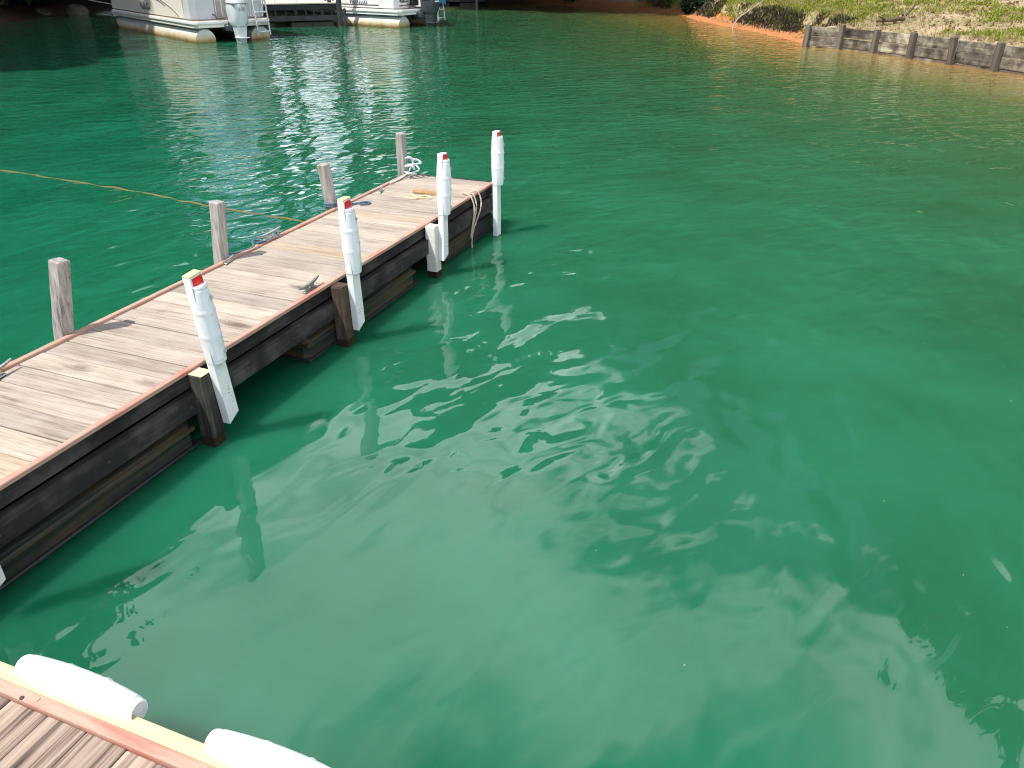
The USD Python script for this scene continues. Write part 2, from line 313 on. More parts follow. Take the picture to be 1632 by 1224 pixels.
M['terrain'] = usdkit.material(stage, '/World/Looks/terrain', {
    'g': ('geometry', {}), 's': ('separate_xyz', {}), 'n': ('noise_texture', {'scale': 0.9, 'detail': 6.0, 'roughness': 0.65}),
    'n2': ('noise_texture', {'scale': 11.0, 'detail': 5.0, 'roughness': 0.75}),
    'mx': ('mix_float', {'fac': 0.55}),
    'veg': ('rgb_ramp', {'ramp': [(0.34, (0.10, 0.10, 0.03)), (0.45, (0.26, 0.235, 0.11)), (0.52, (0.42, 0.33, 0.22)), (0.6, (0.46, 0.34, 0.24)), (0.7, (0.22, 0.13, 0.08))]}),
    'clay': ('rgb_ramp', {'ramp': [(0.3, (0.26, 0.10, 0.045)), (0.52, (0.52, 0.22, 0.09)), (0.75, (0.30, 0.14, 0.07))]}),
    'litter': ('rgb_ramp', {'ramp': [(0.3, (0.03, 0.018, 0.010)), (0.55, (0.075, 0.042, 0.026)), (0.75, (0.10, 0.05, 0.03))]}),
    'right': ('map_range', {'from_min': 0.5, 'from_max': 3.0, 'clamp': True}),
    'hz': ('math', {'math_type': 'multiply_add', 'value2': 0.5, 'value3': -0.25}), 'hh': ('math', {'math_type': 'add'}),
    'h': ('map_range', {'from_min': 0.26, 'from_max': 0.36, 'clamp': True}),
    'm1': ('mix_color', {}), 'wy': ('map_range', {'from_min': 24.8, 'from_max': 24.2, 'clamp': True}), 'hw': ('math', {'math_type': 'maximum'}), 'm2': ('mix_color', {}),
    'b': ('bump', {'distance': 0.06}), 'p': ('principled_bsdf', {'roughness': 0.95, 'specular_ior_level': 0.15})},
    [('g.position', 's.vector'), ('g.position', 'n.vector'), ('g.position', 'n2.vector'), ('n.fac', 'mx.a'), ('n2.fac', 'mx.b'), ('mx.result', 'veg.fac'), ('n2.fac', 'clay.fac'), ('n2.fac', 'litter.fac'),
     ('s.x', 'right.value'), ('n2.fac', 'hz.value1'), ('hz.value', 'hh.value1'), ('s.z', 'hh.value2'), ('hh.value', 'h.value'),
     ('s.y', 'wy.value'), ('wy.result', 'hw.value1'), ('h.result', 'hw.value2'), ('hw.value', 'm1.fac'), ('clay.color', 'm1.a'), ('veg.color', 'm1.b'), ('right.result', 'm2.fac'), ('litter.color', 'm2.a'), ('m1.result', 'm2.b'),
     ('m2.result', 'p.base_color'), ('mx.result', 'b.height'), ('b.normal', 'p.normal')], surface='p.BSDF')
obj('terrain', trimesh.Trimesh(np.stack([X, Y, Z], -1).reshape(-1, 3), grid_faces(len(gx), len(gy)), process=False), 'terrain', smooth=True, kind='structure')

# water: one sheet; the primvar "shallow" says how near the silty bottom lies
wx = axis_vals(-60, 60, -22, 16, 2., .5); wy = axis_vals(-60, 60, -2, 48, 2., .5)
WX, WY = np.meshgrid(wx, wy, indexing='ij'); WD = -shore_dist(WX, WY)
keep = WD > -3
wf = grid_faces(len(wx), len(wy)); wf = wf[keep.ravel()[wf].any(1)]
SH = (np.clip((.72 * np.exp(-np.maximum(WD, 0) / 2.2) + .24 * np.exp(-np.maximum(WD, 0) / 9.0)), 0, 1) * sstep(-26, 2, WX + .0 * WY)).ravel()
ids, inv = np.unique(wf, return_inverse=True); SH = SH[ids]
wm = trimesh.Trimesh(np.stack([WX, WY, 0 * WX], -1).reshape(-1, 3)[ids], inv.reshape(-1, 3), process=False)
WAVE_ROT = 0.16
def wnoise(scale, sx, sy, det, rough=.5, dist=0.0, rz=WAVE_ROT):
    return ('mapping', {'mapping_type': 'texture', 'scale': (1 / sx, 1 / sy, 1.0), 'rotation': (0, 0, rz)}), ('noise_texture', {'scale': scale, 'detail': det, 'roughness': rough, 'distortion': dist})
m1, n1 = wnoise(0.95, 0.45, 1.0, 1.0)
m2, n2 = wnoise(3.1, 0.5, 1.0, 1.0, .4, .5, 1.12)
m3, n3 = wnoise(5.5, 0.32, 1.0, 2.0, .45, .3, WAVE_ROT + .1)
m4, n4 = wnoise(4.9, 0.55, 1.0, 1.0, .4, .7, 0.8)
nodes = {'g': ('geometry', {}), 's': ('separate_xyz', {}),
    'm1': m1, 'n1': n1, 'm2': m2, 'n2': n2, 'm3': m3, 'n3': n3, 'm4': m4, 'n4': n4,
    'patch': ('noise_texture', {'scale': 0.16, 'detail': 2.0}),
    'pr': ('map_range', {'from_min': 0.38, 'from_max': 0.62, 'to_min': 0.55, 'to_max': 1.15, 'clamp': True}),
    'yr': ('map_range', {'from_min': 3.5, 'from_max': 14.0, 'to_min': 0.0, 'to_max': 1.0, 'clamp': True, 'range_type': 'smoothstep'}),
    # wind ripples: everywhere out on the open water, dying out between the docks
    'a1': ('math', {'math_type': 'multiply', 'value2': 0.011}),
    'a2r': ('map_range', {'from_min': 0.0, 'from_max': 1.0, 'to_min': 0.030, 'to_max': 0.020}), 'a2': ('math', {'math_type': 'multiply'}), 'sx': ('math', {'math_type': 'multiply_add', 'value2': 0.5}), 'shl': ('map_range', {'from_min': 2.1, 'from_max': 3.7, 'to_min': 0.28, 'to_max': 1.0, 'clamp': True, 'range_type': 'smoothstep'}), 'a2s': ('math', {'math_type': 'multiply'}), 'a4s': ('math', {'math_type': 'multiply'}),
    'a3r': ('map_range', {'from_min': 0.0, 'from_max': 1.0, 'to_min': 0.0010, 'to_max': 0.028}), 'a3': ('math', {'math_type': 'multiply'}), 'a3p': ('math', {'math_type': 'multiply'}),
    'a4': ('math', {'math_type': 'multiply'}), 'a4r': ('map_range', {'from_min': 0.40, 'from_max': 0.66, 'to_min': 0.003, 'to_max': 0.022, 'clamp': True}), 'pn': ('noise_texture', {'scale': 0.42, 'detail': 1.0}),
    'h1': ('math', {'math_type': 'add'}), 'h2': ('math', {'math_type': 'add'}), 'h3': ('math', {'math_type': 'add'}),
    'b': ('bump', {'strength': 1.0, 'distance': 1.0}),
    'sh': ('attribute', {'attribute': 'shallow'}),
    'tn': ('noise_texture', {'scale': 0.7, 'detail': 5.0, 'roughness': 0.6}),
    'deep': ('rgb_ramp', {'ramp': [(0.3, (0.003, 0.078, 0.039)), (0.7, (0.008, 0.124, 0.068))]}),
    'shr': ('rgb_ramp', {'ramp': [(0.0, (0, 0, 0)), (1.0, (1, 1, 1))]}),
    'mid': ('mix_color', {'b': (0.105, 0.150, 0.042)}), 'midf': ('map_range', {'from_min': 0.02, 'from_max': 0.38, 'clamp': True}),
    'sil': ('mix_color', {'b': (0.33, 0.19, 0.055)}), 'silf': ('map_range', {'from_min': 0.30, 'from_max': 0.95, 'clamp': True}),
    'p': ('principled_bsdf', {'roughness': 0.015, 'ior': 1.333, 'specular_ior_level': 0.5, 'subsurface_weight': 1.0, 'subsurface_scale': 0.4,
                              'subsurface_radius': (0.35, 1.0, 0.7), 'subsurface_method': 'burley'})}
links = [('g.position', 'pn.vector'), ('pn.fac', 'a4r.value'), ('a4r.result', 'a4s.value1'), ('shl.result', 'a4s.value2'), ('a4s.value', 'a4.value2'), ('g.position', 's.vector'), ('s.y', 'yr.value'), ('g.position', 'patch.vector'), ('patch.fac', 'pr.value')]
for k in '1234': links += [('g.position', f'm{k}.vector'), (f'm{k}.vector', f'n{k}.vector'), (f'n{k}.fac', f'a{k}.value1')]
links += [('yr.result', 'a2r.value'), ('s.x', 'sx.value1'), ('s.y', 'sx.value3'), ('sx.value', 'shl.value'), ('a2r.result', 'a2s.value1'), ('shl.result', 'a2s.value2'), ('a2s.value', 'a2.value2'), ('yr.result', 'a3r.value'), ('a3r.result', 'a3p.value1'), ('pr.result', 'a3p.value2'), ('a3p.value', 'a3.value2'),
          ('a1.value', 'h1.value1'), ('a2.value', 'h1.value2'), ('h1.value', 'h2.value1'), ('a3.value', 'h2.value2'), ('h2.value', 'h3.value1'), ('a4.value', 'h3.value2'),
          ('h3.value', 'b.height'), ('b.normal', 'p.normal'),
          ('g.position', 'tn.vector'), ('tn.fac', 'deep.fac'), ('deep.color', 'mid.a'), ('sh.fac', 'midf.value'), ('midf.result', 'mid.fac'),
          ('mid.result', 'sil.a'), ('sh.fac', 'silf.value'), ('silf.result', 'sil.fac'), ('sil.result', 'p.base_color')]
M['lake_water'] = usdkit.material(stage, '/World/Looks/lake_water', nodes, links, surface='p.BSDF')
wp = obj('water', wm, 'lake_water', kind='structure')
UsdGeom.PrimvarsAPI(UsdGeom.Mesh(wp)).CreatePrimvar('shallow', Sdf.ValueTypeNames.FloatArray, 'vertex').Set(Vt.FloatArray.FromNumpy(SH.astype(np.float32)))

# ------------------------------------------------------------------ trees and undergrowth
def leaf_cards(centres, radii, count, size, rng, flat=0.0):
    k = rng.integers(0, len(centres), count); p = rng.normal(size=(count, 3)); p /= np.linalg.norm(p, axis=1, keepdims=True)
    p *= rng.random((count, 1)) ** .4
    c = centres[k] + p * radii[k][:, None] * [1, 1, .8]
    a = rng.normal(size=(count, 3)); a[:, 2] *= (1 - flat); a /= np.linalg.norm(a, axis=1, keepdims=True)
    b = np.cross(a, rng.normal(size=(count, 3))); b /= np.linalg.norm(b, axis=1, keepdims=True)
    s = size * rng.uniform(.6, 1.4, (count, 1)); a *= s; b *= s * .62
    v = np.stack([c - a, c + b, c + a, c - b], 1).reshape(-1, 3); i = np.arange(count)[:, None] * 4
    return trimesh.Trimesh(v, np.vstack([i + [0, 1, 2], i + [0, 2, 3]]), process=False)
def tree_meshes(h, crown_lo, crown_r, nclump, nleaf, size, rng, pine=False):
    wood_parts = [tube([(0, 0, -.6), (.1, .05, h * .3), (-.1, .1, h * .62), (.05, 0, h * .96)], [h * .019, h * .015, h * .009, h * .002], 8, 5)]
    cs, rs = [], []
    for i in range(nclump):
        t = rng.random() ** (.8 if not pine else 1.0); z = crown_lo + (h - crown_lo) * (.06 + .9 * t)
        prof = (math.sin(math.pi * min(.12 + .84 * t, .97)) ** .7) if not pine else (.3 + .7 * (1 - t)) * min(1, t * 6 + .35)
        r = crown_r * prof * rng.uniform(.35, 1.0); an = rng.random() * 2 * math.pi
        c = np.array([r * math.cos(an), r * math.sin(an), z]); cs.append(c); rs.append(rng.uniform(.7, 1.5) * crown_r * (.26 if not pine else .22))
        if i % 3 == 0:
            z0 = max(crown_lo * .85, z - r * .7); wood_parts.append(tube([(0, 0, z0), c * [.5, .5, 0] + [0, 0, (z0 + z) / 2 - .1], c], [h * .006, h * .004, h * .0012], 5, 4))
    return trimesh.util.concatenate(wood_parts), leaf_cards(np.array(cs), np.array(rs), nleaf, size, rng)
woods = UsdGeom.PointInstancer.Define(stage, '/World/woodland')
tag(woods.GetPrim(), 'tall leafy and pine woods round the cove, seen mirrored in the water', 'woodland', kind='stuff')
protos = UsdGeom.Scope.Define(stage, '/World/woodland/kinds')
kinds = []
for i, a in enumerate([dict(h=24, crown_lo=4.5, crown_r=6.0, nclump=90, nleaf=11000, size=.36), dict(h=22, crown_lo=3.0, crown_r=6.8, nclump=80, nleaf=11000, size=.36),
                       dict(h=28, crown_lo=16.5, crown_r=4.6, nclump=60, nleaf=7000, size=.34, pine=True), dict(h=27, crown_lo=2.5, crown_r=6.2, nclump=120, nleaf=13000, size=.36)]):
    tw, tl = tree_meshes(rng=np.random.default_rng(40 + i), **a)
    x = UsdGeom.Xform.Define(stage, f'/World/woodland/kinds/tree_{i+1:03d}')
    obj('trunk', tw, 'bark', x.GetPrim(), smooth=40); obj('crown', tl, 'leaf_pine' if i == 2 else 'leaf_green', x.GetPrim())
    kinds.append(x.GetPath())
urng = np.random.default_rng(77); uc = np.c_[urng.uniform(-3.2, 3.2, 40), urng.uniform(-2.4, 2.4, 40), urng.uniform(.6, 7.5, 40)]
x = UsdGeom.Xform.Define(stage, '/World/woodland/kinds/thicket'); obj('stems', [tube([(c[0] * .3, c[1] * .3, -.5), tuple(c * [.7, .7, .6]), tuple(c)], [.07, .05, .02], 5, 3) for c in uc[::3]], 'bark', x.GetPrim())
obj('foliage', leaf_cards(uc, np.full(40, 1.3), 7000, .30, urng), 'leaf_green', x.GetPrim()); kinds.append(x.GetPath())
tr = []      # (x, y, kind, scale)
trng = np.random.default_rng(5)
dv, nv, OX = np.array([.3671, .9302]), np.array([.9302, -.3671]), np.array([-2.04, 2.52])
for s in np.arange(-34, 26, 5.0):                       # tall stand down the left shore
    for row in (0, 6.5):
        off, hh = (34.5, 33.0) if s > 3 else (27.5, 28.2)
        q = OX + nv * (-off - row) + dv * (s + trng.uniform(-1, 1)); tr.append((*q, 3 if (int(s) + int(row)) % 3 else 0, (hh + trng.uniform(-.8, .6)) / 27 if (int(s) + int(row)) % 3 else hh / 24))
for x, y in [(-19.5, 49), (-16, 53), (-13.2, 51), (-10.5, 54), (-8.2, 50.5), (-5.6, 53), (-3.6, 50), (-17, 58), (-12, 58), (-7, 58)]:   # tall bare-stemmed pines on the point
    tr.append((x, y, 2, trng.uniform(.95, 1.08)))
for x, y, k, s in [(-1.2, 49, 1, .95), (2.2, 47.6, 0, .9), (5.4, 45.6, 1, .92), (8.8, 43.4, 0, .95), (12, 41, 1, .9), (1, 54, 0, 1), (6.5, 52, 3, .95), (12, 49, 0, 1), (14, 37, 1, .92), (16, 33.5, 0, .95),
                   (17.5, 29.5, 1, 1.0), (18.5, 25, 3, .92), (19.5, 21, 0, 1.0), (20, 16.5, 1, 1.08), (21, 12, 3, .95), (22, 7, 0, 1.05), (19, 40, 3, .95), (22, 33, 0, 1.1), (24, 26, 3, 1), (25, 19, 0, 1.15), (25.5, 11, 3, 1.0), (24, 1, 1, 1.1), (27, -8, 0, 1.1),
                   (-31, -2, 1, 1.1), (26, 45, 0, 1.1), (18, 48, 0, 1.1)]:
    tr.append((x, y, k, s * trng.uniform(.94, 1.0) * (.86 if .12 < x / max(y, 1) < .75 and y > 18 else .84 if x > 0 and y <= 18 else 1)))
for x, y in [(x_, 0) for x_ in ()] + [(1.0, 48.2), (4.6, 46.8), (7.6, 45.2), (10.5, 43.2), (12.6, 40.2), (14, 37), (14.8, 33.6), (17.2, 31.0), (18.6, 27.2), (20.0, 23.2), (21.0, 19.2), (21.5, 15.0), (22, 10.5), (22.5, 6), (23, 1), (24, -5), (-.9, 50.5), (4, 51), (9, 48), (14, 43), (18, 36), (21, 30), (23.5, 22), (25, 14)]:
    tr.append((x, y, 4, trng.uniform(.85, 1.2)))
for s in np.arange(-36, 26, 4.6):
    q = OX + nv * (-31.0 if s > 3 else -26.5) + dv * s; tr.append((*q, 4, trng.uniform(.9, 1.25)))
    q = OX + nv * -36.5 + dv * (s + 2); tr.append((*q, 4, trng.uniform(1.2, 1.6)))
for x, y, k in [(-25, 39, 3), (-24, 44, 0), (-27, 47, 3), (-29, 42, 0), (-30, 50, 3), (-33, 46, 0)]: tr.append((x, y, k, 1.05))
for x, y in [(-22.5, 37), (-22.2, 41), (-25, 34), (-26, 41), (-24, 47)]: tr.append((x, y, 4, 1.2))
LEAN = {}
for x, y, lx, ly in ((2.0, 46.6, -.3, -.95), (5.6, 43.6, -.75, -.66), (-1.5, 47.2, -.1, -1.0)):      # trees leaning out over the head of the cove
    LEAN[len(tr)] = ((-ly, lx), .46); tr.append((x, y, 1, .86))
txy = np.array([(a[0], a[1]) for a in tr]); tz = ground_z(txy[:, 0], txy[:, 1], shore_dist(txy[:, 0], txy[:, 1])) - .1
woods.CreatePrototypesRel().SetTargets(kinds)
woods.CreateProtoIndicesAttr(Vt.IntArray([int(a[2]) for a in tr]))
woods.CreatePositionsAttr(Vt.Vec3fArray([Gf.Vec3f(float(a[0]), float(a[1]), float(z)) for a, z in zip(tr, tz)]))
woods.CreateScalesAttr(Vt.Vec3fArray([Gf.Vec3f(float(a[3])) for a in tr]))
quats = [Gf.Quath(math.cos(t / 2), 0, 0, math.sin(t / 2)) for t in trng.random(len(tr)) * 6.28]
for i, (ax, ang) in LEAN.items(): quats[i] = Gf.Quath(math.cos(ang / 2), ax[0] * math.sin(ang / 2), ax[1] * math.sin(ang / 2), 0)
woods.CreateOrientationsAttr(Vt.QuathArray(quats))

def land_points(n, x0, x1, y0, y1, dlo, dhi, rng):
    out = []
    while sum(map(len, out)) < n:
        x, y = rng.uniform(x0, x1, 4000), rng.uniform(y0, y1, 4000); d = shore_dist(x, y); k = (d > dlo) & (d < dhi); out.append(np.stack([x[k], y[k], ground_z(x[k], y[k], d[k])], 1))
    return np.vstack(out)[:n]
def blades(base, per, h, spread, rng, width=.012, droop=0.5, down=False):
    n = len(base) * per; b = np.repeat(base, per, 0) + np.c_[rng.normal(0, spread, (n, 2)), np.zeros(n)]
    an = rng.random(n) * 6.283; dirv = np.stack([np.cos(an), np.sin(an), 0 * an], 1); side = np.stack([-np.sin(an), np.cos(an), 0 * an], 1)
    hh = h * rng.uniform(.5, 1.3, (n, 1)); up = np.array([0, 0, -1.0 if down else 1.0])
    mid = b + up * hh * .6 + dirv * hh * droop * .3; tip = b + up * hh * (1 - .35 * droop) + dirv * hh * droop
    w = side * width
    v = np.stack([b - w, b + w, mid + w * .8, mid - w * .8, tip], 1).reshape(-1, 3); i = np.arange(n)[:, None] * 5
    return trimesh.Trimesh(v, np.vstack([i + [0, 1, 2], i + [0, 2, 3], i + [3, 2, 4]]), process=False)
grng = np.random.default_rng(8)
def patchy(p, thr, seed, f=.55):
    return p[meshkit.fbm(np.c_[p[:, :2] * f, 0 * p[:, 0]], 3, seed) > thr]
ga = land_points(9000, 6, 22, 14, 44, .55, 9, grng); ga = np.vstack([patchy(ga, .49, 2), ga[(ga[:, 1] > 24) & (shore_dist(ga[:, 0], ga[:, 1]) < 3)]])
obj('grass', blades(ga, 8, .13, .07, grng, .012, 1.1), 'grass_blade', kind='stuff', label='patchy yellow green grass on the right bank', cat='grass')
gd = patchy(land_points(8000, 6, 22, 14, 44, .3, 9, grng), .44, 9)
obj('dry_grass', blades(gd, 5, .09, .1, grng, .010, 1.3), 'dry_blade', kind='stuff', label='flattened straw coloured grass on the right bank', cat='dry grass')
dl = land_points(9000, 6, 24, 13, 44, .35, 9, grng)
lv = leaf_cards(dl + [0, 0, .03], np.full(len(dl), .05), 9000, .055, grng)
obj('leaf_litter', lv, 'dead_leaf', kind='stuff', label='fallen brown leaves scattered over the right bank', cat='leaves')
# roots and turf hanging over the eroded clay
rt = land_points(2600, 6.4, 10, 24.3, 41, .55, 1.1, grng); rt[:, 2] += .02
rt = rt[meshkit.fbm(np.c_[rt[:, :2] * .9, 0 * rt[:, 0]], 2, 21) > .42]
obj('hanging_turf', trimesh.util.concatenate([blades(rt, 8, .30, .09, grng, .013, .5, True), blades(rt, 3, .14, .1, grng, .012, .8)]), 'root_fibre', kind='stuff', label='dark roots and turf hanging over the orange clay bank', cat='turf')

def bush(name, loc, r, h, n, label, mat='leaf_dark', seed=0, size=.07, group=None, stems=5):
    rng = np.random.default_rng(seed); t = thing(name, label, 'shrub', loc, 0, group)
    cs = []; st = []
    for i in range(14):
        an = rng.random() * 6.28; rr = r * rng.random() ** .5 * .8; z = h * rng.uniform(.25, .9) * (1 - .3 * rr / r); cs.append((rr * math.cos(an), rr * math.sin(an), z))
        if i < stems: st.append(tube([(rng.normal(0, .05), rng.normal(0, .05), -.1), (cs[-1][0] * .5, cs[-1][1] * .5, z * .6), cs[-1]], [.02, .014, .006], 5, 4))
    obj('stem', st, 'bark', t, smooth=40); obj('foliage', leaf_cards(np.array(cs), np.full(14, r * .42), n, size, rng), mat, t)
    return t
def gz(x, y): return float(ground_z(np.array([x]), np.array([y]), shore_dist(np.array([x]), np.array([y])))[0])
bush('shrub', (11.9, 29.6, gz(11.9, 29.6)), .75, .9, 2600, 'dark green round shrub on the grass behind the start of the timber wall', seed=1)
bush('shrub', (15.4, 25.2, gz(15.4, 25.2)), 1.0, .9, 2200, 'dark olive shrub on the slope above the middle of the timber wall', seed=2)
bush('shrub', (17.0, 21.8, gz(17.0, 21.8)), 1.5, 1.1, 3600, 'large brown green shrub at the upper right above the timber wall', mat='leaf_dark', seed=3)
for i, (x, y, r, h, l) in enumerate([(5.2, 42.7, 1.3, 1.6, 'dark overhanging shrub at the head of the cove, nearest the orange bank'), (3.0, 44.8, 1.4, 1.7, 'dark overhanging shrub at the head of the cove, left of another one'), (6.9, 41.2, .9, 1.1, 'small dark shrub on the shaded bank where the orange clay begins'),
                                     (7.9, 37.3, .6, .55, 'grassy dark clump hanging over the far end of the orange clay bank')]):
    bush('shrub', (x, y, gz(x, y)), r, h, 3000, l, seed=10 + i, size=.10)
# fallen bare branch and drift log
t = thing('dead_branch', 'bare bleached branch leaning from the bank into the shallows', 'branch', (8.1, 30.6, 0))
obj('limb', tube([(-.35, -.5, -.08), (-.1, -.2, .3), (.45, .1, .62), (1.1, .5, 1.0)], [.02, .026, .02, .008], 7), 'driftwood', t, smooth=40)
for p in ([(-.1, -.2, .3), (-.2, .15, .62), (-.1, .5, .8)], [(.45, .1, .62), (.6, -.1, .95), (.9, -.2, 1.15)]): obj('twig', tube(p, [.012, .009, .004], 5), 'driftwood', t, smooth=40)
t = thing('drift_stump', 'dark weathered stump lying on the bank just above the timber wall', 'stump', (10.45, 23.3, gz(10.45, 23.3)))
obj('log', tube([(-.5, .1, .05), (-.1, 0, .10), (.2, -.05, .14)], [.035, .055, .06], 9), 'bark', t, smooth=40)
for p in ([(.2, -.05, .2), (.35, -.1, .42), (.42, -.05, .5)], [(.15, .0, .2), (.2, .25, .34)], [(-.3, .05, .1), (-.6, -.2, .2)]): obj('root', tube(p, [.035, .025, .01], 6), 'bark', t, smooth=40)

# timber retaining wall: posts and planks
W = np.array([(8.29, 23.88), (9.03, 23.30), (9.56, 22.25), (9.97, 21.05), (10.41, 19.85), (10.80, 18.65), (11.2, 17.45), (11.62, 16.2)])
t = thing('retaining_wall', 'low weathered grey timber wall holding back the grassy bank', 'retaining wall')
wr = np.random.default_rng(3)
for i, (x, y) in enumerate(W):
    nxt = W[min(i + 1, len(W) - 1)] - W[max(i - 1, 0)]; a = math.atan2(nxt[1], nxt[0]); R = rotm(a, (0, 0, 1))
    h = .60 + wr.uniform(-.03, .03)
    obj('wall_post', moved(box(-.065, .065, -.09, .05, -.4, h, .012), (x, y, 0), R @ rotm(wr.normal(0, .03), (1, 0, 0))), 'wall_post_timber', t)
for i in range(len(W) - 1):
    a, b = W[i], W[i + 1]; u = b - a; L = np.linalg.norm(u); an = math.atan2(u[1], u[0])
    for z0, z1, off in ((-.14, .050, .010), (.054, .286, .0), (.290, .53, .004)):
        zj = wr.uniform(-.008, .008)
        m = box(.02, L - .02, .052 + off, .10 + off, z0 + zj, z1 + zj, .007).subdivide_to_size(.25)
        m.vertices[:, 2] += .02 * (meshkit.noise(np.c_[m.vertices[:, :1] * 2.0 + 9 * i, m.vertices[:, 1:] * 0 + z0], 4) - .5); m.vertices[:, 1] += .012 * (meshkit.noise(m.vertices * 5 + i, 6) - .5)
        q = UsdGeom.Mesh(obj('wall_plank', m, 'wall_timber', t)); q.AddTranslateOp().Set((float(a[0]), float(a[1]), 0)); q.AddRotateZOp().Set(math.degrees(an))
# rocks and roots on the shaded left bank
for i, (x, y, s, l) in enumerate([(-19.1, 37.8, .4, 'mossy boulder at the foot of the shaded left bank'), (-19.9, 36.4, .3, 'smaller boulder at the waterline left of the mossy one')]):
    m = trimesh.creation.icosphere(3, s); m.vertices *= 1 + .5 * (meshkit.fbm(m.vertices * 2.2 / s * .5 + i, 3, i)[:, None] - .5); m.vertices *= [1.2, .9, .75]
    o = obj('boulder', moved(m, (x, y, .12)), 'rock', smooth=True, label=l, cat='boulder')
for i, (x, y, r, h, l) in enumerate([(-20.6, 36.8, .9, 1.0, 'dull green shrub above the boulders on the left bank'), (-22.4, 33.2, 1.1, 1.2, 'brown shadowed shrub at the top left corner of the bank')]):
    bush('shrub', (x, y, gz(x, y)), r, h, 1800, l, seed=30 + i, size=.09)

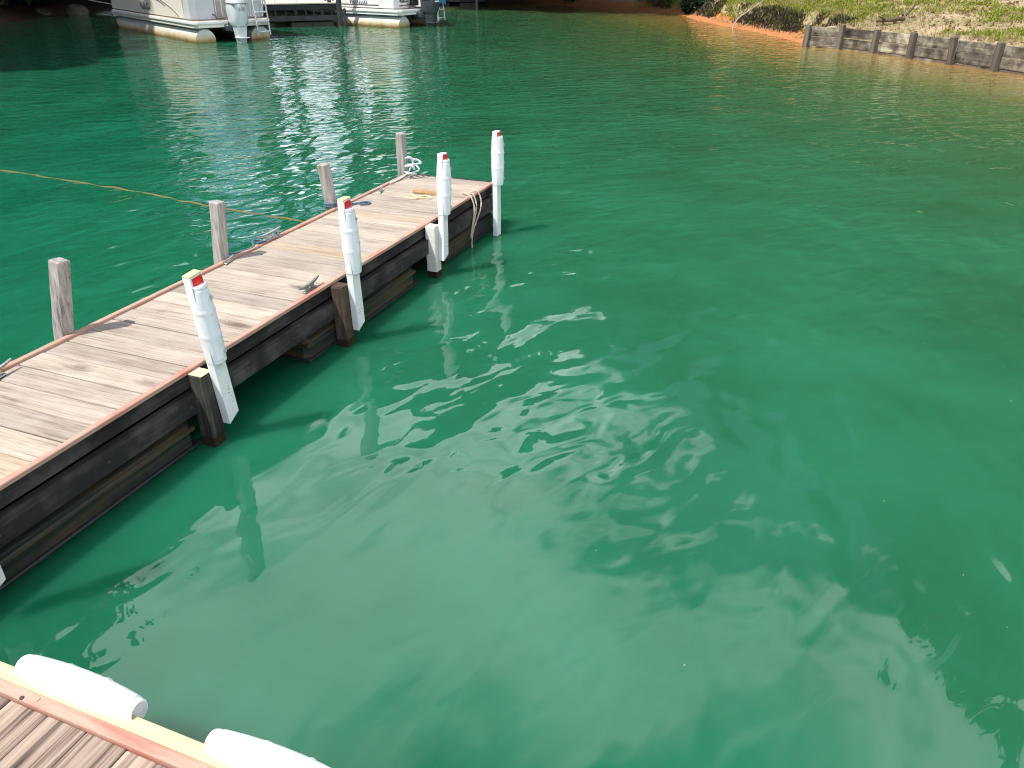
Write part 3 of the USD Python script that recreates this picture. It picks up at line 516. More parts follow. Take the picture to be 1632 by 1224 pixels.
# ------------------------------------------------------------------ pontoon boats
def script_strokes(w, h, seed, n=7):
    """cursive lettering too small to read: a slanted running line of loops"""
    r = np.random.default_rng(seed); pts = [(0, h * .9), (.04 * w, 0), (.10 * w, h)]
    for k in range(n):
        x = w * (.14 + .82 * k / n); up = h * r.choice([.45, .5, .55, .9]); pts += [(x, 0), (x + w * .05, up), (x + w * .035, up * .6), (x + w * .075, .02)]
    return np.array(pts)
def pontoon_boat(label, loc, rz, L, body, stripe, motor, extras, seed):
    t = thing('pontoon_boat', label, 'boat', loc, rz)
    hb = 1.17
    for s in (1, -1):                                        # tubes with a rising nose cone
        prof = [(.0, 0.), (.30, .001), (.31, .02), (.31, L - 1.05), (.27, L - .6), (.16, L - .15), (.05, L + .02), (0, L + .03)]
        tb = lathe(prof, 28); tb.apply_transform(rotm(math.pi / 2, (0, 1, 0))); v = tb.vertices; v[:, 2] += .14 * np.clip((v[:, 0] - (L - 1.1)) / 1.1, 0, 1) ** 1.5
        obj('pontoon', moved(tb, (0, s * .86, .055)), 'pontoon_tube', t, smooth=35)
        obj('fairing', box(.02, L - .5, s * .86 - .16, s * .86 + .16, .30, .398, .01), 'fairing_blue', t)
        obj('nose_bracket', tube([(L - .2, s * .86, .36), (L + .12, s * .86, .40), (L + .2, s * .86, .50)], .035, 6), 'aluminium', t, smooth=40)
    def corner(x0, x1, hw, z0, z1, rb=.5, rs=.12):
        pts = [(x0 + rs, -hw), (x1 - rb, -hw), (x1 - rb * .3, -hw + rb * .25), (x1, -hw + rb), (x1, hw - rb), (x1 - rb * .3, hw - rb * .25), (x1 - rb, hw), (x0 + rs, hw), (x0, hw - rs), (x0, -hw + rs)]
        return moved(extr(pts, z1 - z0), (0, 0, z0))
    obj('deck', corner(-.1, L - .05, hb, .40, .585), body, t)
    obj('rub_rail', corner(-.13, L - .02, hb + .035, .50, .555), 'white_gel', t)
    obj('deck_trim', corner(.0, L - .1, hb - .03, .589, .609), stripe, t)
    # fence panels round the deck
    fz0, fz1 = .615, 1.36
    fl = L - .45
    for s in (1, -1):
        obj('side_panel', box(.75, fl, s * (hb - .055) - .025, s * (hb - .055) + .025, fz0, fz1, .01), body, t)
        obj('panel_rail', box(.72, fl + .02, s * (hb - .055) - .03, s * (hb - .055) + .03, fz1, fz1 + .04, .008), 'aluminium', t)
    obj('bow_panel', box(fl - .02, fl + .03, -hb + .08, hb - .08, fz0, fz1, .01), body, t)
    q = s = 1; yo = hb - .027
    if extras == 'arc':
        for (x0, x1, a0, a1) in ((1.1, 4.5, .03, .62), (2.2, 5.6, .30, .66)):
            xs = np.linspace(0, 1, 14); p = np.stack([x0 + (x1 - x0) * xs, np.full(14, yo + .004), fz0 + a0 + (a1 - a0) * np.sin(xs * 1.7) ** .8], 1)
            obj('stripe', tube(p, .014, 6, 3), 'stripe_brown', t)
        obj('side_window', box(3.7, 4.9, yo - .004, yo + .006, 1.20, 1.38), 'dark_window', t)
        sp = script_strokes(1.0, .22, 4); x0 = 4.55
    else:
        obj('stripe', box(.9, fl - .1, yo, yo + .006, .69, .72), 'stripe_brown', t)
        xs = np.linspace(0, 1, 8); obj('stripe', tube(np.stack([2.9 + .3 * xs, np.full(8, yo + .004), .8 + .6 * xs], 1), .03, 5, 2), 'stripe_brown', t)
        sp = script_strokes(.95, .2, 9); x0 = 2.3
    obj('lettering', tube(np.stack([x0 - sp[:, 0], np.full(len(sp), yo + .006), .74 + sp[:, 1]], 1), .011, 5, 3), 'script_ink', t)
    # rear seat pods at the stern corners
    for s in (1, -1):
        pod = moved(extr([(.12, s * .42), (.12, s * .95), (.22, s * (hb - .05)), (.85, s * (hb - .05)), (.85, s * .42)][::s], 0.74), (0, 0, .615)); obj('stern_seat', pod, 'canvas_grey' if extras == 'arc' else body, t)
        if extras != 'arc' and s == 1:
            obj('stripe', box(.112, .119, .45, .93, .69, .72), 'stripe_brown', t)
            obj('lettering', tube(np.stack([np.full(len(sp), .116), .9 - .5 * sp[:, 0] / .95, .80 + sp[:, 1] * .9], 1), .011, 5, 3), 'script_ink', t)
    # outboard
    mc, md = ('motor_silver', 'stripe_brown') if motor == 'silver' else ('motor_black', 'motor_decal')
    mx = -.55
    cowl = hull([(mx + dx * sx, dy * sy, z) for z, sx, sy in ((.62, .8, .72), (.75, 1, .95), (1.05, 1.08, 1.0), (1.26, 1.0, .95), (1.36, .78, .8), (1.40, .5, .5)) for dx, dy in ((-.30, -.12), (-.30, .12), (-.18, -.235), (-.18, .235), (.22, -.235), (.22, .235), (.33, -.14), (.33, .14))])
    o = obj('outboard', [moved(cowl, (0, 0, -.17))], mc, t, smooth=35)
    obj('leg', hull([(mx + a, b, z) for z, a0, b0 in ((.47, .2, .15), (.2, .15, .09), (-.35, .12, .05)) for a in (-a0, a0 * .9) for b in (-b0, b0)]), mc, o)
    obj('anti_splash_plate', box(mx - .3, mx + .1, -.16, .16, .12, .15, .008), mc, o)
    obj('cowl_seam', box(mx - .318, mx + .27, -.245, .245, 1.045, 1.06), 'stripe_brown' if motor == 'silver' else 'motor_black', o)
    if motor == 'silver':
        tm = meshkit.text_mesh('100', .085, .004); tm.apply_transform(rotm(-math.pi / 2, (0, 0, 1)) @ rotm(math.pi / 2, (1, 0, 0))); tm.apply_translation((mx - .327, .10, .86)); obj('lettering', tm, 'script_ink', o)
    else:
        for k, z in enumerate((1.05, .93, .81)): obj('decal', moved(box(-.006, .003, -.16 + .03 * k, .14, 0, .055), (mx - .325, 0, z)), md, o)
        obj('decal', box(mx - .15, mx + .15, .236, .25, .88, 1.03), md, o)
    obj('transom_bracket', [box(-.32, .15, -.28, .28, .3, .47, .02), box(-.34, -.2, -.2, .2, .28, .55, .02)], 'motor_black', t)
    for k in (-1, 1): obj('steering_hose', tube([(.1, .5 * k, .75), (-.1, .42 * k, .66), (-.3, .18 * k, .62)], .02, 6), 'black_plastic', t)
    # folding ladder at the starboard stern corner
    lx, ly = -.28, -.82
    for k in (-.19, .19): obj('ladder_rail', tube([(.0, ly + k, .66), (lx * .6, ly + k, 1.12), (lx, ly + k, 1.12), (lx - .12, ly + k, .15)], .024, 7, 4), 'aluminium', t, smooth=40)
    for z, dx in ((1.1, .0), (.78, -.05), (.52, -.08), (.24, -.11)): obj('ladder_step', box(lx + dx - .05, lx + dx + .05, ly - .19, ly + .19, z - .018, z + .018, .006), 'aluminium', t)
    # canvas
    if extras == 'arc':
        cz = 2.75
        def curtain(pa, pb, z0, z1, sd):
            u = np.linspace(0, 1, 40); w = np.linspace(0, 1, 8); U, V = np.meshgrid(u, w, indexing='ij'); pa, pb = np.array(pa), np.array(pb); nr = np.array([-(pb - pa)[1], (pb - pa)[0]]); nr = nr / np.linalg.norm(nr)
            off = .03 * np.sin(U * 55 + sd) * (.3 + .7 * V) + .03 * np.sin(U * 17 + 2 * sd); P = pa + (pb - pa) * U[..., None] + nr * off[..., None]
            v = np.concatenate([P, (z0 + (z1 - z0) * V)[..., None]], -1).reshape(-1, 3); f = grid_faces(40, 8)
            return trimesh.Trimesh(np.vstack([v, v + [nr[0] * .006, nr[1] * .006, 0]]), np.vstack([f, f[:, ::-1] + len(v)]), process=False)
        obj('curtain', curtain((.55, .42), (.55, -1.1), .612, cz, 1), 'canvas_beige', t, smooth=True)
        obj('curtain', curtain((.55, -1.1), (3.2, -1.12), 1.45, cz, 2), 'canvas_beige', t, smooth=True)
        top = [(x, y, cz + .16 * (1 - (y / 1.15) ** 2)) for x in (.4, 4.2) for y in np.linspace(-1.15, 1.15, 9)]; obj('canopy', hull(top + [(x, y, cz - .03) for x in (.4, 4.2) for y in (-1.15, 1.15)]), 'canvas_beige', t, smooth=35)
        for x in (.5, 1.6, 3.0, 4.1):
            for s in (1, -1): obj('canopy_pole', tube([(x * .7 + .6, s * 1.1, 1.44), (x, s * 1.12, cz)], .016, 6, 4), 'aluminium', t)
        obj('corner_bar', tube([(.75, 1.1, .67), (.6, 1.12, 1.5), (.45, 1.12, 2.75)], .02, 6), 'stripe_brown', t)
        for k in (.2, .38): obj('stern_pole', tube([(.1, k, .66), (.0, k + .03, 1.35)], .015, 6), 'aluminium', t)
        for a, b in ((-.35, -.6), (-.6, -.35), (-.75, -.72)): obj('stern_brace', tube([(.05, a, .66), (.3, b, 1.75)], .017, 6), 'aluminium', t)
    else:
        cz = 2.7
        top = [(x, y, cz + .16 * (1 - (y / 1.15) ** 2)) for x in (1.0, 4.0) for y in np.linspace(-1.15, 1.15, 9)]; obj('canopy', hull(top + [(x, y, cz - .03) for x in (1.0, 4.0) for y in (-1.15, 1.15)]), 'canvas_grey', t, smooth=35)
        for x in (1.1, 3.9):
            for s in (1, -1): obj('canopy_pole', tube([(2.5, s * 1.1, 1.44), (x, s * 1.12, cz)], .016, 6, 4), 'aluminium', t)
        obj('battery_box', box(-.02, .2, .36, .02, .7, 1.18, .02) if False else box(-.04, .11, .02, .38, .68, 1.16, .02), 'black_plastic', t)
    return t
pontoon_boat('cream and blue grey pontoon boat with beige curtains and a silver outboard', (-8.43, 25.73, 0), math.atan2(.765, -.644), 8.3, 'cream_gel', 'stripe_brown', 'silver', 'arc', 1)
pontoon_boat('white pontoon boat with a black outboard and a blue cloth at its stern', (-3.4, 31.45, 0), math.atan2(.55, -.83), 7.4, 'white_gel', 'stripe_brown', 'black', 'plain', 2)
# blue cloth over the ladder of the white boat
ca, sa = -.83, .55
def boat2(x, y, z): return (-3.4 + ca * x - sa * y, 31.45 + sa * x + ca * y, z)
cu, cv = np.meshgrid(np.linspace(0, 1, 14), np.linspace(0, 1, 10), indexing='ij')
cl = np.array([boat2(-.36 - .06 * b + .015 * math.sin(9 * a) * b - (.03 if b > .1 else 0), -.60 - .46 * a, 1.17 - .5 * b * (1 - .15 * math.sin(3 * a))) for a, b in zip(cu.ravel(), cv.ravel())])
cn = np.array([ca, sa, 0]) * .006; cf = grid_faces(14, 10)
obj('blue_cloth', trimesh.Trimesh(np.vstack([cl, cl + cn]), np.vstack([cf, cf[:, ::-1] + len(cl)]), process=False), 'towel_blue', smooth=True, label='bright blue cloth draped over the ladder of the white pontoon boat', cat='towel')
# bow line of the cream boat
bow = np.array([-8.43, 25.73]) + 8.3 * np.array([-.644, .765])
obj('bow_line', tube([(bow[0], bow[1], .6), (-16.2, 34.4, .62), (-19.0, 37.2, .8), (-21.5, 39.2, 1.2)], .02, 6, 8), 'rope_tan', label='pale mooring line from the cream boat to the left bank', cat='rope')

# high slatted dock between the boats
u = np.array([.93, .36]); a0 = math.atan2(u[1], u[0])
t = thing('boat_dock', 'dark raised dock with a pale deck between the two pontoon boats', 'dock', (-9.3, 30.2, 0), a0)
for k in range(22): obj('plank', box(k * .15 + .004, k * .15 + .146, -.02, 5.0, .745, .785, .004), 'far_deck', t)
obj('rim_joist', box(0, 3.3, .02, .07, .56, .742, .006), 'far_dark', t); obj('lower_beam', box(0, 3.3, .02, .09, .20, .37, .006), 'far_dark', t); obj('rear_beam', box(0, 3.3, 4.85, 4.9, .2, .742, .006), 'far_dark', t)
obj('side_beam', box(3.25, 3.3, .09, 4.85, .56, .742, .006), 'far_dark', t); obj('side_beam', box(0, .05, .09, 4.85, .56, .742, .006), 'far_dark', t)
for x in (.55, .95, 1.3, 1.62, 2.0, 2.28, 2.55, 2.95): obj('strut', box(x, x + .05 + .06 * (x in (1.62, 2.55)), .03, .08, .372, .558, .004), 'far_dark', t)
for x in (.6, 1.95, 2.7): obj('float', box(x - .5, x + .32, .1, 1.1, -.25, .19, .05), 'float_black', t)
for x, h in ((1.0, 1.15), (1.75, 1.15)): obj('rail_post', box(x, x + .05, .3, .35, .787, .787 + h, .005), 'white_paint', t)
obj('deck_cleat', [tube([(2.75, .12, .84), (2.85, .12, .87), (2.98, .12, .87), (3.08, .12, .84)], .025, 6), box(2.85, 2.98, .09, .15, .785, .86, .005)], 'dark_iron', t)
obj('piling', moved(lathe([(.0, -1.2), (.10, -1.2), (.095, 2.6), (.07, 2.66), (0, 2.66)], 14), (-6.27, 31.3, 0)), 'far_dark', smooth=35, label='black round piling at the right end of the raised dark dock', cat='piling')
obj('piling', moved(lathe([(.0, -1.2), (.05, -1.2), (.05, .62), (0, .64)], 10), (-5.95, 30.6, 0)), 'far_dark', smooth=35, label='thin dark stake in the water against the white boat', cat='piling')
t = thing('small_dock', 'low dark floating dock far off behind the white boat', 'dock', (-4.4, 44.2, 0), -.05)
for k in range(20): obj('plank', box(k * .15 + .004, k * .15 + .146, 0, 2.2, .40, .44, .004), 'far_deck', t)
obj('rim_joist', box(0, 3.0, -.03, .03, .2, .395, .006), 'far_dark', t); obj('side_beam', box(2.95, 3.0, .03, 2.2, .2, .395, .006), 'far_dark', t)
for x in (.2, 1.7): obj('float', box(x, x + 1.0, .1, 2.0, -.2, .19, .05), 'float_black', t)
obj('dock_post', box(2.55, 2.66, -.15, -.04, -.4, .9, .01), 'grey_post', t)

# ------------------------------------------------------------------ the finger dock (local x along it, y towards its left edge, right edge y = 0)
ANG = math.atan2(.93017, .36713); O = (-2.0403, 2.5208, 0.0); DZ = 0.42
dock = thing('floating_dock', 'narrow floating finger dock of weathered planks with red edging', 'dock', O, ANG)
pr = np.random.default_rng(7)
x = -.60; k = 0
while x < 5.08:
    wd = pr.choice([.142, .146, .15, .146]); wd = min(wd, 5.125 - x)
    zt = DZ + pr.uniform(-.002, .0015)
    m = box(x, x + wd, -.012 + .034, .860 + pr.uniform(-.008, .002), zt - .036, zt, .0035)
    m.vertices[:, 2] += (m.vertices[:, 1] - .43) * pr.uniform(-.002, .002)
    obj('plank', m, 'deck_board_tan' if k in (4, 22, 28) else 'deck_board', dock); x += wd + pr.uniform(.005, .010); k += 1
obj('edge_strip', box(-.60, 5.125, -.016, .016, DZ - .014, DZ + .009, .003), 'red_edging', dock); obj('edge_strip', box(-.60, 5.0, .867, .902, DZ - .014, DZ + .012, .003), 'red_edging', dock)
for xx in (-.42, -.24, .585, 1.9, 3.1, 4.2): obj('screw', moved(lathe([(0, 0), (.007, 0), (.006, .003), (0, .004)], 8), (xx, .0, DZ + .009)), 'galvanised', dock)
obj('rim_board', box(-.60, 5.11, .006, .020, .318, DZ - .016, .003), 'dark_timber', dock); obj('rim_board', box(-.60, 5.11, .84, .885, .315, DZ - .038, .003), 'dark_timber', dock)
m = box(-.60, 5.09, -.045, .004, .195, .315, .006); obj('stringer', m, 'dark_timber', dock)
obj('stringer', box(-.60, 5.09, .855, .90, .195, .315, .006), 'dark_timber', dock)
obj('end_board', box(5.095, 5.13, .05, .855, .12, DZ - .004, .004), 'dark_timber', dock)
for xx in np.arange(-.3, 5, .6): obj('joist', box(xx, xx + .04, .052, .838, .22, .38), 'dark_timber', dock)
def dock_float(x0, x1):
    f = obj('float', box(x0, x1, -.012, 0.93, -.30, .178, .035), 'float_black', dock)
    obj('float_rim', box(x0 - .015, x1 + .015, -.034, .95, .010, .028, .006), 'black_plastic', f)
    obj('float_rib', box(x0 - .004, x1 + .004, -.024, 0.94, .098, .128, .008), 'float_black', f)
    return f
dock_float(-.62, 1.0); dock_float(2.02, 3.46); dock_float(3.96, 5.05)
for xx in (-.1, .45, .98, 1.30, 1.85, 2.27, 2.62, 3.2, 3.6, 4.0, 4.5): obj('bolt', moved(lathe([(0, 0), (.009, 0), (.009, .004), (.005, .005), (.005, .010), (0, .010)], 8), (xx, -.046, .255), rotm(math.pi / 2, (1, 0, 0))), 'dark_iron', dock)
def cleat(parent, x, y, z, mat, yaw=0.0, s=1.0):
    R = rotm(yaw, (0, 0, 1))
    c = obj('cleat', moved(tube([(-.13 * s, 0, .052 * s), (-.07 * s, 0, .040 * s), (0, 0, .038 * s), (.07 * s, 0, .040 * s), (.13 * s, 0, .052 * s)], [.006 * s, .011 * s, .012 * s, .011 * s, .006 * s], 8, 5), (x, y, z), R), mat, parent, smooth=40)
    obj('cleat_foot', moved(trimesh.util.concatenate([box(-.045 * s, -.02 * s, -.012 * s, .012 * s, 0, .036 * s, .003), box(.02 * s, .045 * s, -.012 * s, .012 * s, 0, .036 * s, .003), box(-.065 * s, .065 * s, -.022 * s, .022 * s, 0, .008 * s, .002)]), (x, y, z), R), mat, c)
    return c
cleat(dock, 2.92, .885, DZ + .013, 'galvanised', 0, 1.05); cleat(dock, 2.2, .045, DZ + .004, 'old_iron', .1, .95); cleat(dock, .62, .82, DZ + .003, 'galvanised', .15, 1.0); cleat(dock, 2.42, .855, DZ + .003, 'galvanised', .2, .55); cleat(dock, 4.40, .80, DZ + .003, 'galvanised', .3, .6)
tag(obj('label_patch', box(.60, .66, .835, .885, DZ + .003, DZ + .012, .002), 'yellow_paint', dock))

# posts
RZ = rotm(ANG, (0, 0, 1))
def fin(x, y, z=0): v = RZ[:3, :3] @ np.array([x, y, z]); return (O[0] + v[0], O[1] + v[1], v[2])
for (x, tx, ty, h, l) in [(1.145, .12, -.15, .855, 'weathered grey wooden post on the left dock edge, nearest the camera'), (2.45, .08, -.07, .825, 'knotty grey wooden post by the metal cleat and the blue line'), (3.83, -.07, .05, .785, 'leaning grey brown post with a blue rope round its foot'),
                          (5.07, .0, .0, .80, 'slim grey post at the far left corner beside the white rope')]:
    m = box(-.039, .039, -.039, .039, -.8, h - DZ + .0, .006); m = m.subdivide_to_size(.12); v = m.vertices; v[:, :2] += .004 * (np.stack([meshkit.noise(v * 9 + 3 * x, 1), meshkit.noise(v * 9 + 3 * x + 50, 2)], 1) - .5)
    m.apply_transform(rotm(-ty, (1, 0, 0)) @ rotm(tx, (0, 1, 0)))
    px, py, pz = fin(x, .943, DZ)
    p = UsdGeom.Mesh(obj('mooring_post', m, 'grey_post', smooth=30, label=l, cat='post', group=None)); p.AddTranslateOp().Set((px, py, pz)); p.AddRotateZOp().Set(math.degrees(ANG))
def bumper_mesh(L=.43, r=.050, lo=.88, hi=.17):
    q = lo / .88; prof = [(0, .012), (r * .66 * q, .012), (r * .70 * q, 0), (r * .80 * q, 0), (r * .88 * q, .006), (r * .90 * q, .016), (r * .86 * q, .02), (r * .88 * q, .024)]
    ring = []
    zs = np.linspace(.024, L - .024, 40)
    for z in zs:
        u = z / L; rr = r * (lo + hi * math.sin(math.pi * u) ** .8)
        for c in (.36, .67): rr += .0035 * math.exp(-((u - c) / .012) ** 2)
        ring.append((rr, z))
    return lathe(prof + ring + [(r * .86 * q, L - .02), (r * .90 * q, L - .016), (r * .88 * q, L - .006), (r * .80 * q, L), (r * .70 * q, L), (r * .66 * q, L - .012), (0, L - .012)], 36)
def white_post(x, n0, zb, zt, label, bump, stub, leanx=0.0, leany=0.0, yellow=True):
    """n0: how far the inner face stands outside the dock edge"""
    px, py, _ = fin(x, -n0 - .022, 0)
    t = UsdGeom.Xform.Define(stage, numbered('/World', 'white_mooring_post')); t.AddTranslateOp().Set((px, py, 0)); t.AddRotateZOp().Set(math.degrees(ANG)); t = tag(t.GetPrim(), label, 'post')
    lean = rotm(leany, (1, 0, 0)) @ rotm(leanx, (0, 1, 0)); at = (0, 0, .42)
    def L(m): return moved(moved(m, (0, 0, -.42)), at, lean)
    w_, b = .041, .022
    pm = hull([(sx * w_, sy * b, z) for sx in (-1, 1) for sy in (-1, 1) for z in (zt,)] + [(sx * w_, sy * b, zb + (.035 if sx > 0 else 0)) for sx in (-1, 1) for sy in (-1, 1)])
    obj('post', L(pm), 'white_paint', t)
    if yellow: obj('post_top', L(box(-w_ - .001, w_ + .001, -b - .001, b + .001, zt + .0005, zt + .007, .002)), 'yellow_paint', t)
    obj('red_marker', L(box(-.030, .034, -b - .004, -b - .0005, zt - .05, zt - .008)), 'red_tape', t)
    bm = bumper_mesh(bump[1] - bump[0]); bm.apply_transform(np.diag([1.0, 1.10, 1.0, 1.0]))
    bo = obj('bumper', L(moved(bm, (.003, -b + .012, bump[0]))), 'white_vinyl', t, smooth=40)
    fl = [box(-w_ - .004, w_ + .004, -b - .003, -b - .0005, bump[0] + .004, bump[1] - .004), box(-w_ - .004, -w_ - .0005, -b - .003, b * .8, bump[0] + .004, bump[1] - .004), box(w_ + .0005, w_ + .004, -b - .003, b * .8, bump[0] + .004, bump[1] - .004)]
    obj('bumper_flange', [L(q) for q in fl], 'white_vinyl', bo)
    for f_ in (.14, .47, .83): obj('screw_hole', L(moved(lathe([(0, 0), (.012, 0), (.010, .004), (.004, .001), (0, .001)], 14), (.016, -b + .012 - .0530, bump[0] + f_ * (bump[1] - bump[0])), rotm(math.pi / 2, (1, 0, 0)))), 'recess_grey', bo)
    rr = np.random.default_rng(int(x * 10) + 3)
    for k in range(7): obj('nail_hole', L(moved(lathe([(0, 0), (.003, 0), (0, .0012)], 6), (rr.uniform(-.02, .03), -b - .0002, rr.uniform(zb + .10, zb + .22)), rotm(math.pi / 2, (1, 0, 0)))), 'dark_iron', t)
    if stub:
        w, sh = .044, stub[2]
        sm = box(sh - w, sh + w, b + .003, b + .090, stub[1], .415, .005).subdivide_to_size(.07)
        sm.vertices[:, 0] += .006 * (meshkit.noise(sm.vertices * 14 + x, 2) - .5)
        s_ = obj('stub_post', sm, stub[0], t, smooth=25)
        obj('stub_top', box(sh - w + .004, sh + w - .004, b + .006, b + .087, .4155, .419), 'cut_end' if stub[0] == 'stub_black' else 'stub_brown' if stub[0] == 'stub_brown' else 'stub_white', s_)
        obj('wet_end', box(sh - w - .002, sh + w + .002, b + .002, b + .091, stub[1] - .35, stub[1] + .055, .004), 'wet_wood', s_)
    return t
white_post(1.12, .118, .11, .95, 'nearest tall white dock post, yellow topped, its stub black and cut off at deck level', (.475, .905), ('stub_black', .0, -.055), -.08, .0)
white_post(2.41, .125, .10, .97, 'second white dock post, yellow topped, leaning above a rough brown stub', (.495, .92), ('stub_brown', .0, -.06), -.03, .0)
white_post(3.75, .110, .135, .962, 'slender white post with a stub painted flaking white, beside the draped rope', (.50, .92), ('stub_white', .0, -.055), .06, .0, False)
white_post(4.86, .105, -.3, .93, 'white dock post at the far right corner standing down into the water', (.465, .89), None, .0, .0, False)
white_post(-.25, .145, .135, .945, 'white dock post cut by the left picture edge, only its foot in view', (.475, .905), None, .0, .02)

# ------------------------------------------------------------------ ropes and bits on the finger dock
def rope(name, label, pts, r, mat, k=8, cat='rope'):
    return obj(name, tube([fin(*p) for p in pts], r, 7, k), mat, smooth=40, label=label, cat=cat)
rw = np.random.default_rng(12)
heap = [(5.02, .90, .45)] + [(5.0 + .09 * math.cos(a) * (.5 + .5 * rw.random()) - .02, .78 + .085 * math.sin(a) * (.5 + .5 * rw.random()), .435 + .010 * i + .012 * rw.random()) for i, a in enumerate(np.linspace(0, 16, 18))] + [(4.97, .76, .50), (4.99, .80, .525), (5.02, .83, .49), (4.96, .84, .45), (4.80, .85, .432), (4.66, .85, .436)]
rope('white_rope', 'white rope heaped at the far left corner of the dock', heap, .008, 'rope_white')
wrap = [(3.83 + .056 * math.cos(a), .943 + .056 * math.sin(a), DZ + .012 + .0065 * a / 2) for a in np.linspace(0, 12, 30)]
rope('blue_rope', 'blue rope wound round the leaning post with its end on the deck', wrap + [(3.86, .92, .437), (3.92, .84, .43), (3.99, .78, .432), (4.06, .73, .43), (4.02, .69, .43), (3.95, .74, .433)], .008, 'rope_blue', 4)
rope('blue_line', 'thin blue line with a knot lying along the left edge by the cleat', [(2.5, .955, .435), (2.6, .91, .433), (2.72, .885, .43), (2.78, .93, .445), (2.84, .96, .44), (2.86, .90, .436), (2.78, .89, .445), (2.9, .875, .43), (3.0, .88, .43), (3.08, .93, .445), (3.0, .95, .455), (2.92, .93, .448)], .0075, 'rope_blue')
rope('tan_rope', 'tan rope looped over the right dock edge between the last two white posts', [(4.62, .10, .43), (4.57, .05, .438), (4.53, -.022, .425), (4.52, -.055, .33), (4.45, -.06, .17), (4.42, -.062, .10), (4.44, -.066, .17), (4.56, -.058, .33), (4.58, -.022, .432), (4.6, .03, .436), (4.66, .02, .436), (4.69, -.02, .428), (4.67, -.056, .33), (4.55, -.062, .22), (4.46, -.066, .15), (4.43, -.064, .06), (4.44, -.062, .0)], .007, 'rope_tan')
t = thing('deck_brush', 'small orange brown wooden deck brush lying on the planks', 'brush', fin(4.48, .40, DZ + .006), ANG)
obj('handle', hull([(x_, y_, z_) for x_, y_, z_ in [(-.018, -.13, .01), (.018, -.13, .01), (-.022, .1, .008), (.022, .1, .008), (0, .135, .01), (-.012, -.13, .028), (.012, -.13, .028), (-.014, .1, .03), (.014, .1, .03)]]), 'brush_wood', t)
obj('bristles', [box(-.016, .016, -.12 + k * .018, -.108 + k * .018, -.006, .012) for k in range(12)], 'bristle', t)
rope('webbing_strap', 'pale yellow strap lying crumpled on the planks beside the brush', [(4.40, .50, .428), (4.36, .42, .427), (4.40, .35, .432), (4.36, .28, .428), (4.33, .36, .430), (4.29, .44, .427), (4.31, .50, .428)], .008, 'bristle', 6, 'strap')
# yellow line floating across the water on the left
yl = [(-9.5, 10.6, 0), (-6.17, 9.45, 0), (-5.5, 9.16, 0), (-4.74, 8.80, 0), (-4.0, 8.44, 0), (-3.39, 8.08, 0), (-2.7, 7.72, 0), (-2.06, 7.42, 0), (-1.3, 7.05, 0)]
yp = smoothline(yl, 14); yp[:, 0] += .008 * np.sin(np.arange(len(yp)) * 1.1); yp[:, 1] += .010 * np.sin(np.arange(len(yp)) * .8 + 1); yp[:, 2] = -.015 + .005 * np.sin(np.arange(len(yp)) * .55)
obj('floating_line', tube(yp, .022, 8, 2), 'rope_yellow', smooth=40, label='mustard yellow line floating awash across the water on the left', cat='rope')

sr = np.random.default_rng(19)
sx_, sy_ = sr.uniform(-3, 9, 700), sr.uniform(1.6, 13, 700); dd_ = (sx_ - O[0]) * .93017 - (sy_ - O[1]) * .36713; d2_ = (sx_ - O[0]) * .36713 + (sy_ - O[1]) * .93017
kp = ((dd_ > .3) | (dd_ < -1.3) | (d2_ > 5.4)) & (d2_ > -.35) & (meshkit.fbm(np.c_[sx_ * .6, sy_ * .6, 0 * sx_], 2, 4) > .5)
fl_ = []
for x_, y_ in np.c_[sx_, sy_][kp]:
    r_ = .0014 + .003 * sr.random() ** 6; an_ = sr.random() * 3.14; ca_, sa_ = math.cos(an_), math.sin(an_); q_ = np.array([(-1, -.2), (-.3, -.5), (.8, -.3), (1, .2), (.1, .5), (-.8, .35)]) * r_
    q_ = np.c_[q_[:, 0] * ca_ - q_[:, 1] * sa_, q_[:, 0] * sa_ + q_[:, 1] * ca_]
    fl_.append(hull([(x_ + a, y_ + b, z) for a, b in q_ for z in (.001, .003)]))
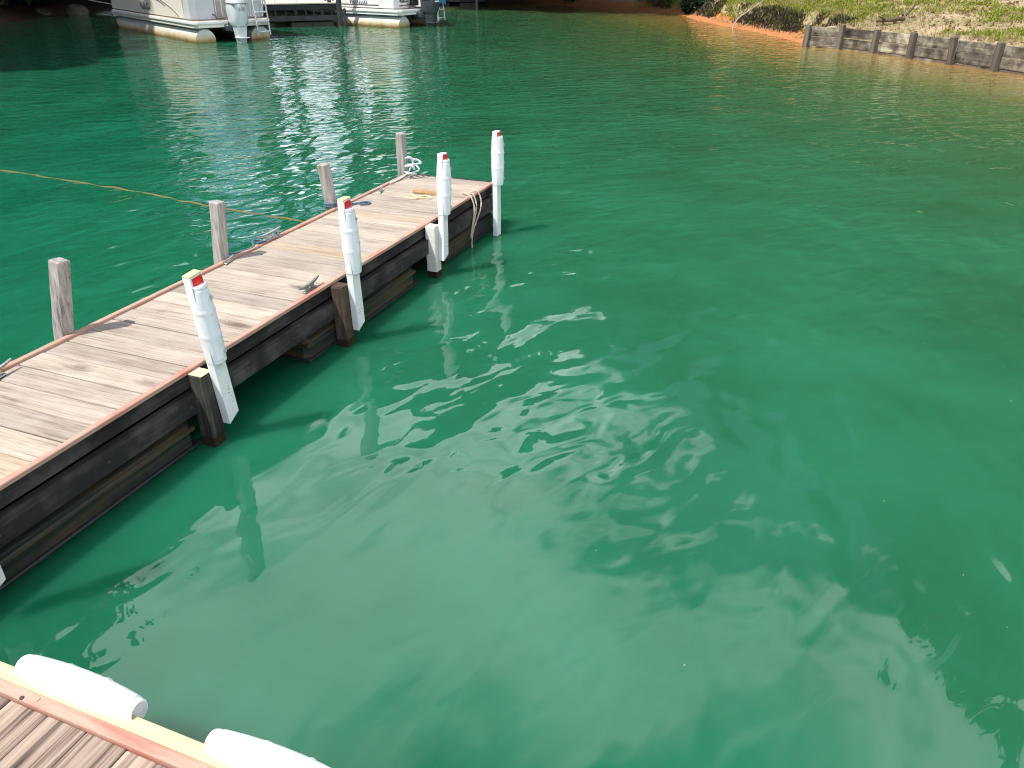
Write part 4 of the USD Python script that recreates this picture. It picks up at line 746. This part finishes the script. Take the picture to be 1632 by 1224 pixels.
obj('surface_specks', fl_, 'speck', kind='stuff', label='tiny pale specks of seed fluff drifting on the green water', cat='specks')

# ------------------------------------------------------------------ the dock underfoot (same axes)
near = thing('main_dock', 'plank dock underfoot with a worn red strip and a yellow pine rim', 'dock', O, ANG)
def nx(n): return -n
n = -3.2
while n < 3.6:
    wd = .138; zt = DZ - .001 + pr.uniform(-.0015, .001)
    obj('plank', box(-2.6, -.718 + pr.uniform(-.004, .0), nx(n + wd), nx(n), zt - .036, zt, .003), 'near_board', near); n += wd + pr.uniform(.004, .006)
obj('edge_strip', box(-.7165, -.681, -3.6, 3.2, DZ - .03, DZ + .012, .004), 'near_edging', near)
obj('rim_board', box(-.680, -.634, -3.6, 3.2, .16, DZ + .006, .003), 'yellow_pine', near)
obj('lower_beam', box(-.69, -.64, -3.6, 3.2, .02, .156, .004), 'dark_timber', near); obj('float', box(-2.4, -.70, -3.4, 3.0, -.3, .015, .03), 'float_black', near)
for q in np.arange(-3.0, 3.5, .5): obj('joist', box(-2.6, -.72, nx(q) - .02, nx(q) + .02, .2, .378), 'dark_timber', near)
for q in (1.03, 1.62, .4): obj('screw', moved(lathe([(0, 0), (.008, 0), (.007, .004), (0, .005)], 8), (-.699, nx(q), DZ + .012)), 'rust_screw', near)
obj('screw', moved(lathe([(0, 0), (.007, 0), (.006, .003), (0, .004)], 8), (-.711, nx(.985), DZ + .012)), 'dark_iron', near)
for q0, l in ((.885, 'white vinyl dock bumper on the yellow rim, the one whole in view'), (1.575, 'white vinyl dock bumper on the yellow rim, cut by the bottom picture edge')):
    bm = bumper_mesh(.44, .047, .72, .32); R = rotm(math.pi / 2, (1, 0, 0))
    bm.apply_transform(np.diag([1.0, 1.0, 1.0, 1.0]))
    m = moved(bm, (-.622, nx(q0), DZ + .008), R)
    p = UsdGeom.Mesh(obj('dock_bumper', m, 'white_vinyl', smooth=40, label=l, cat='bumper')); p.AddTranslateOp().Set(O); p.AddRotateZOp().Set(math.degrees(ANG))
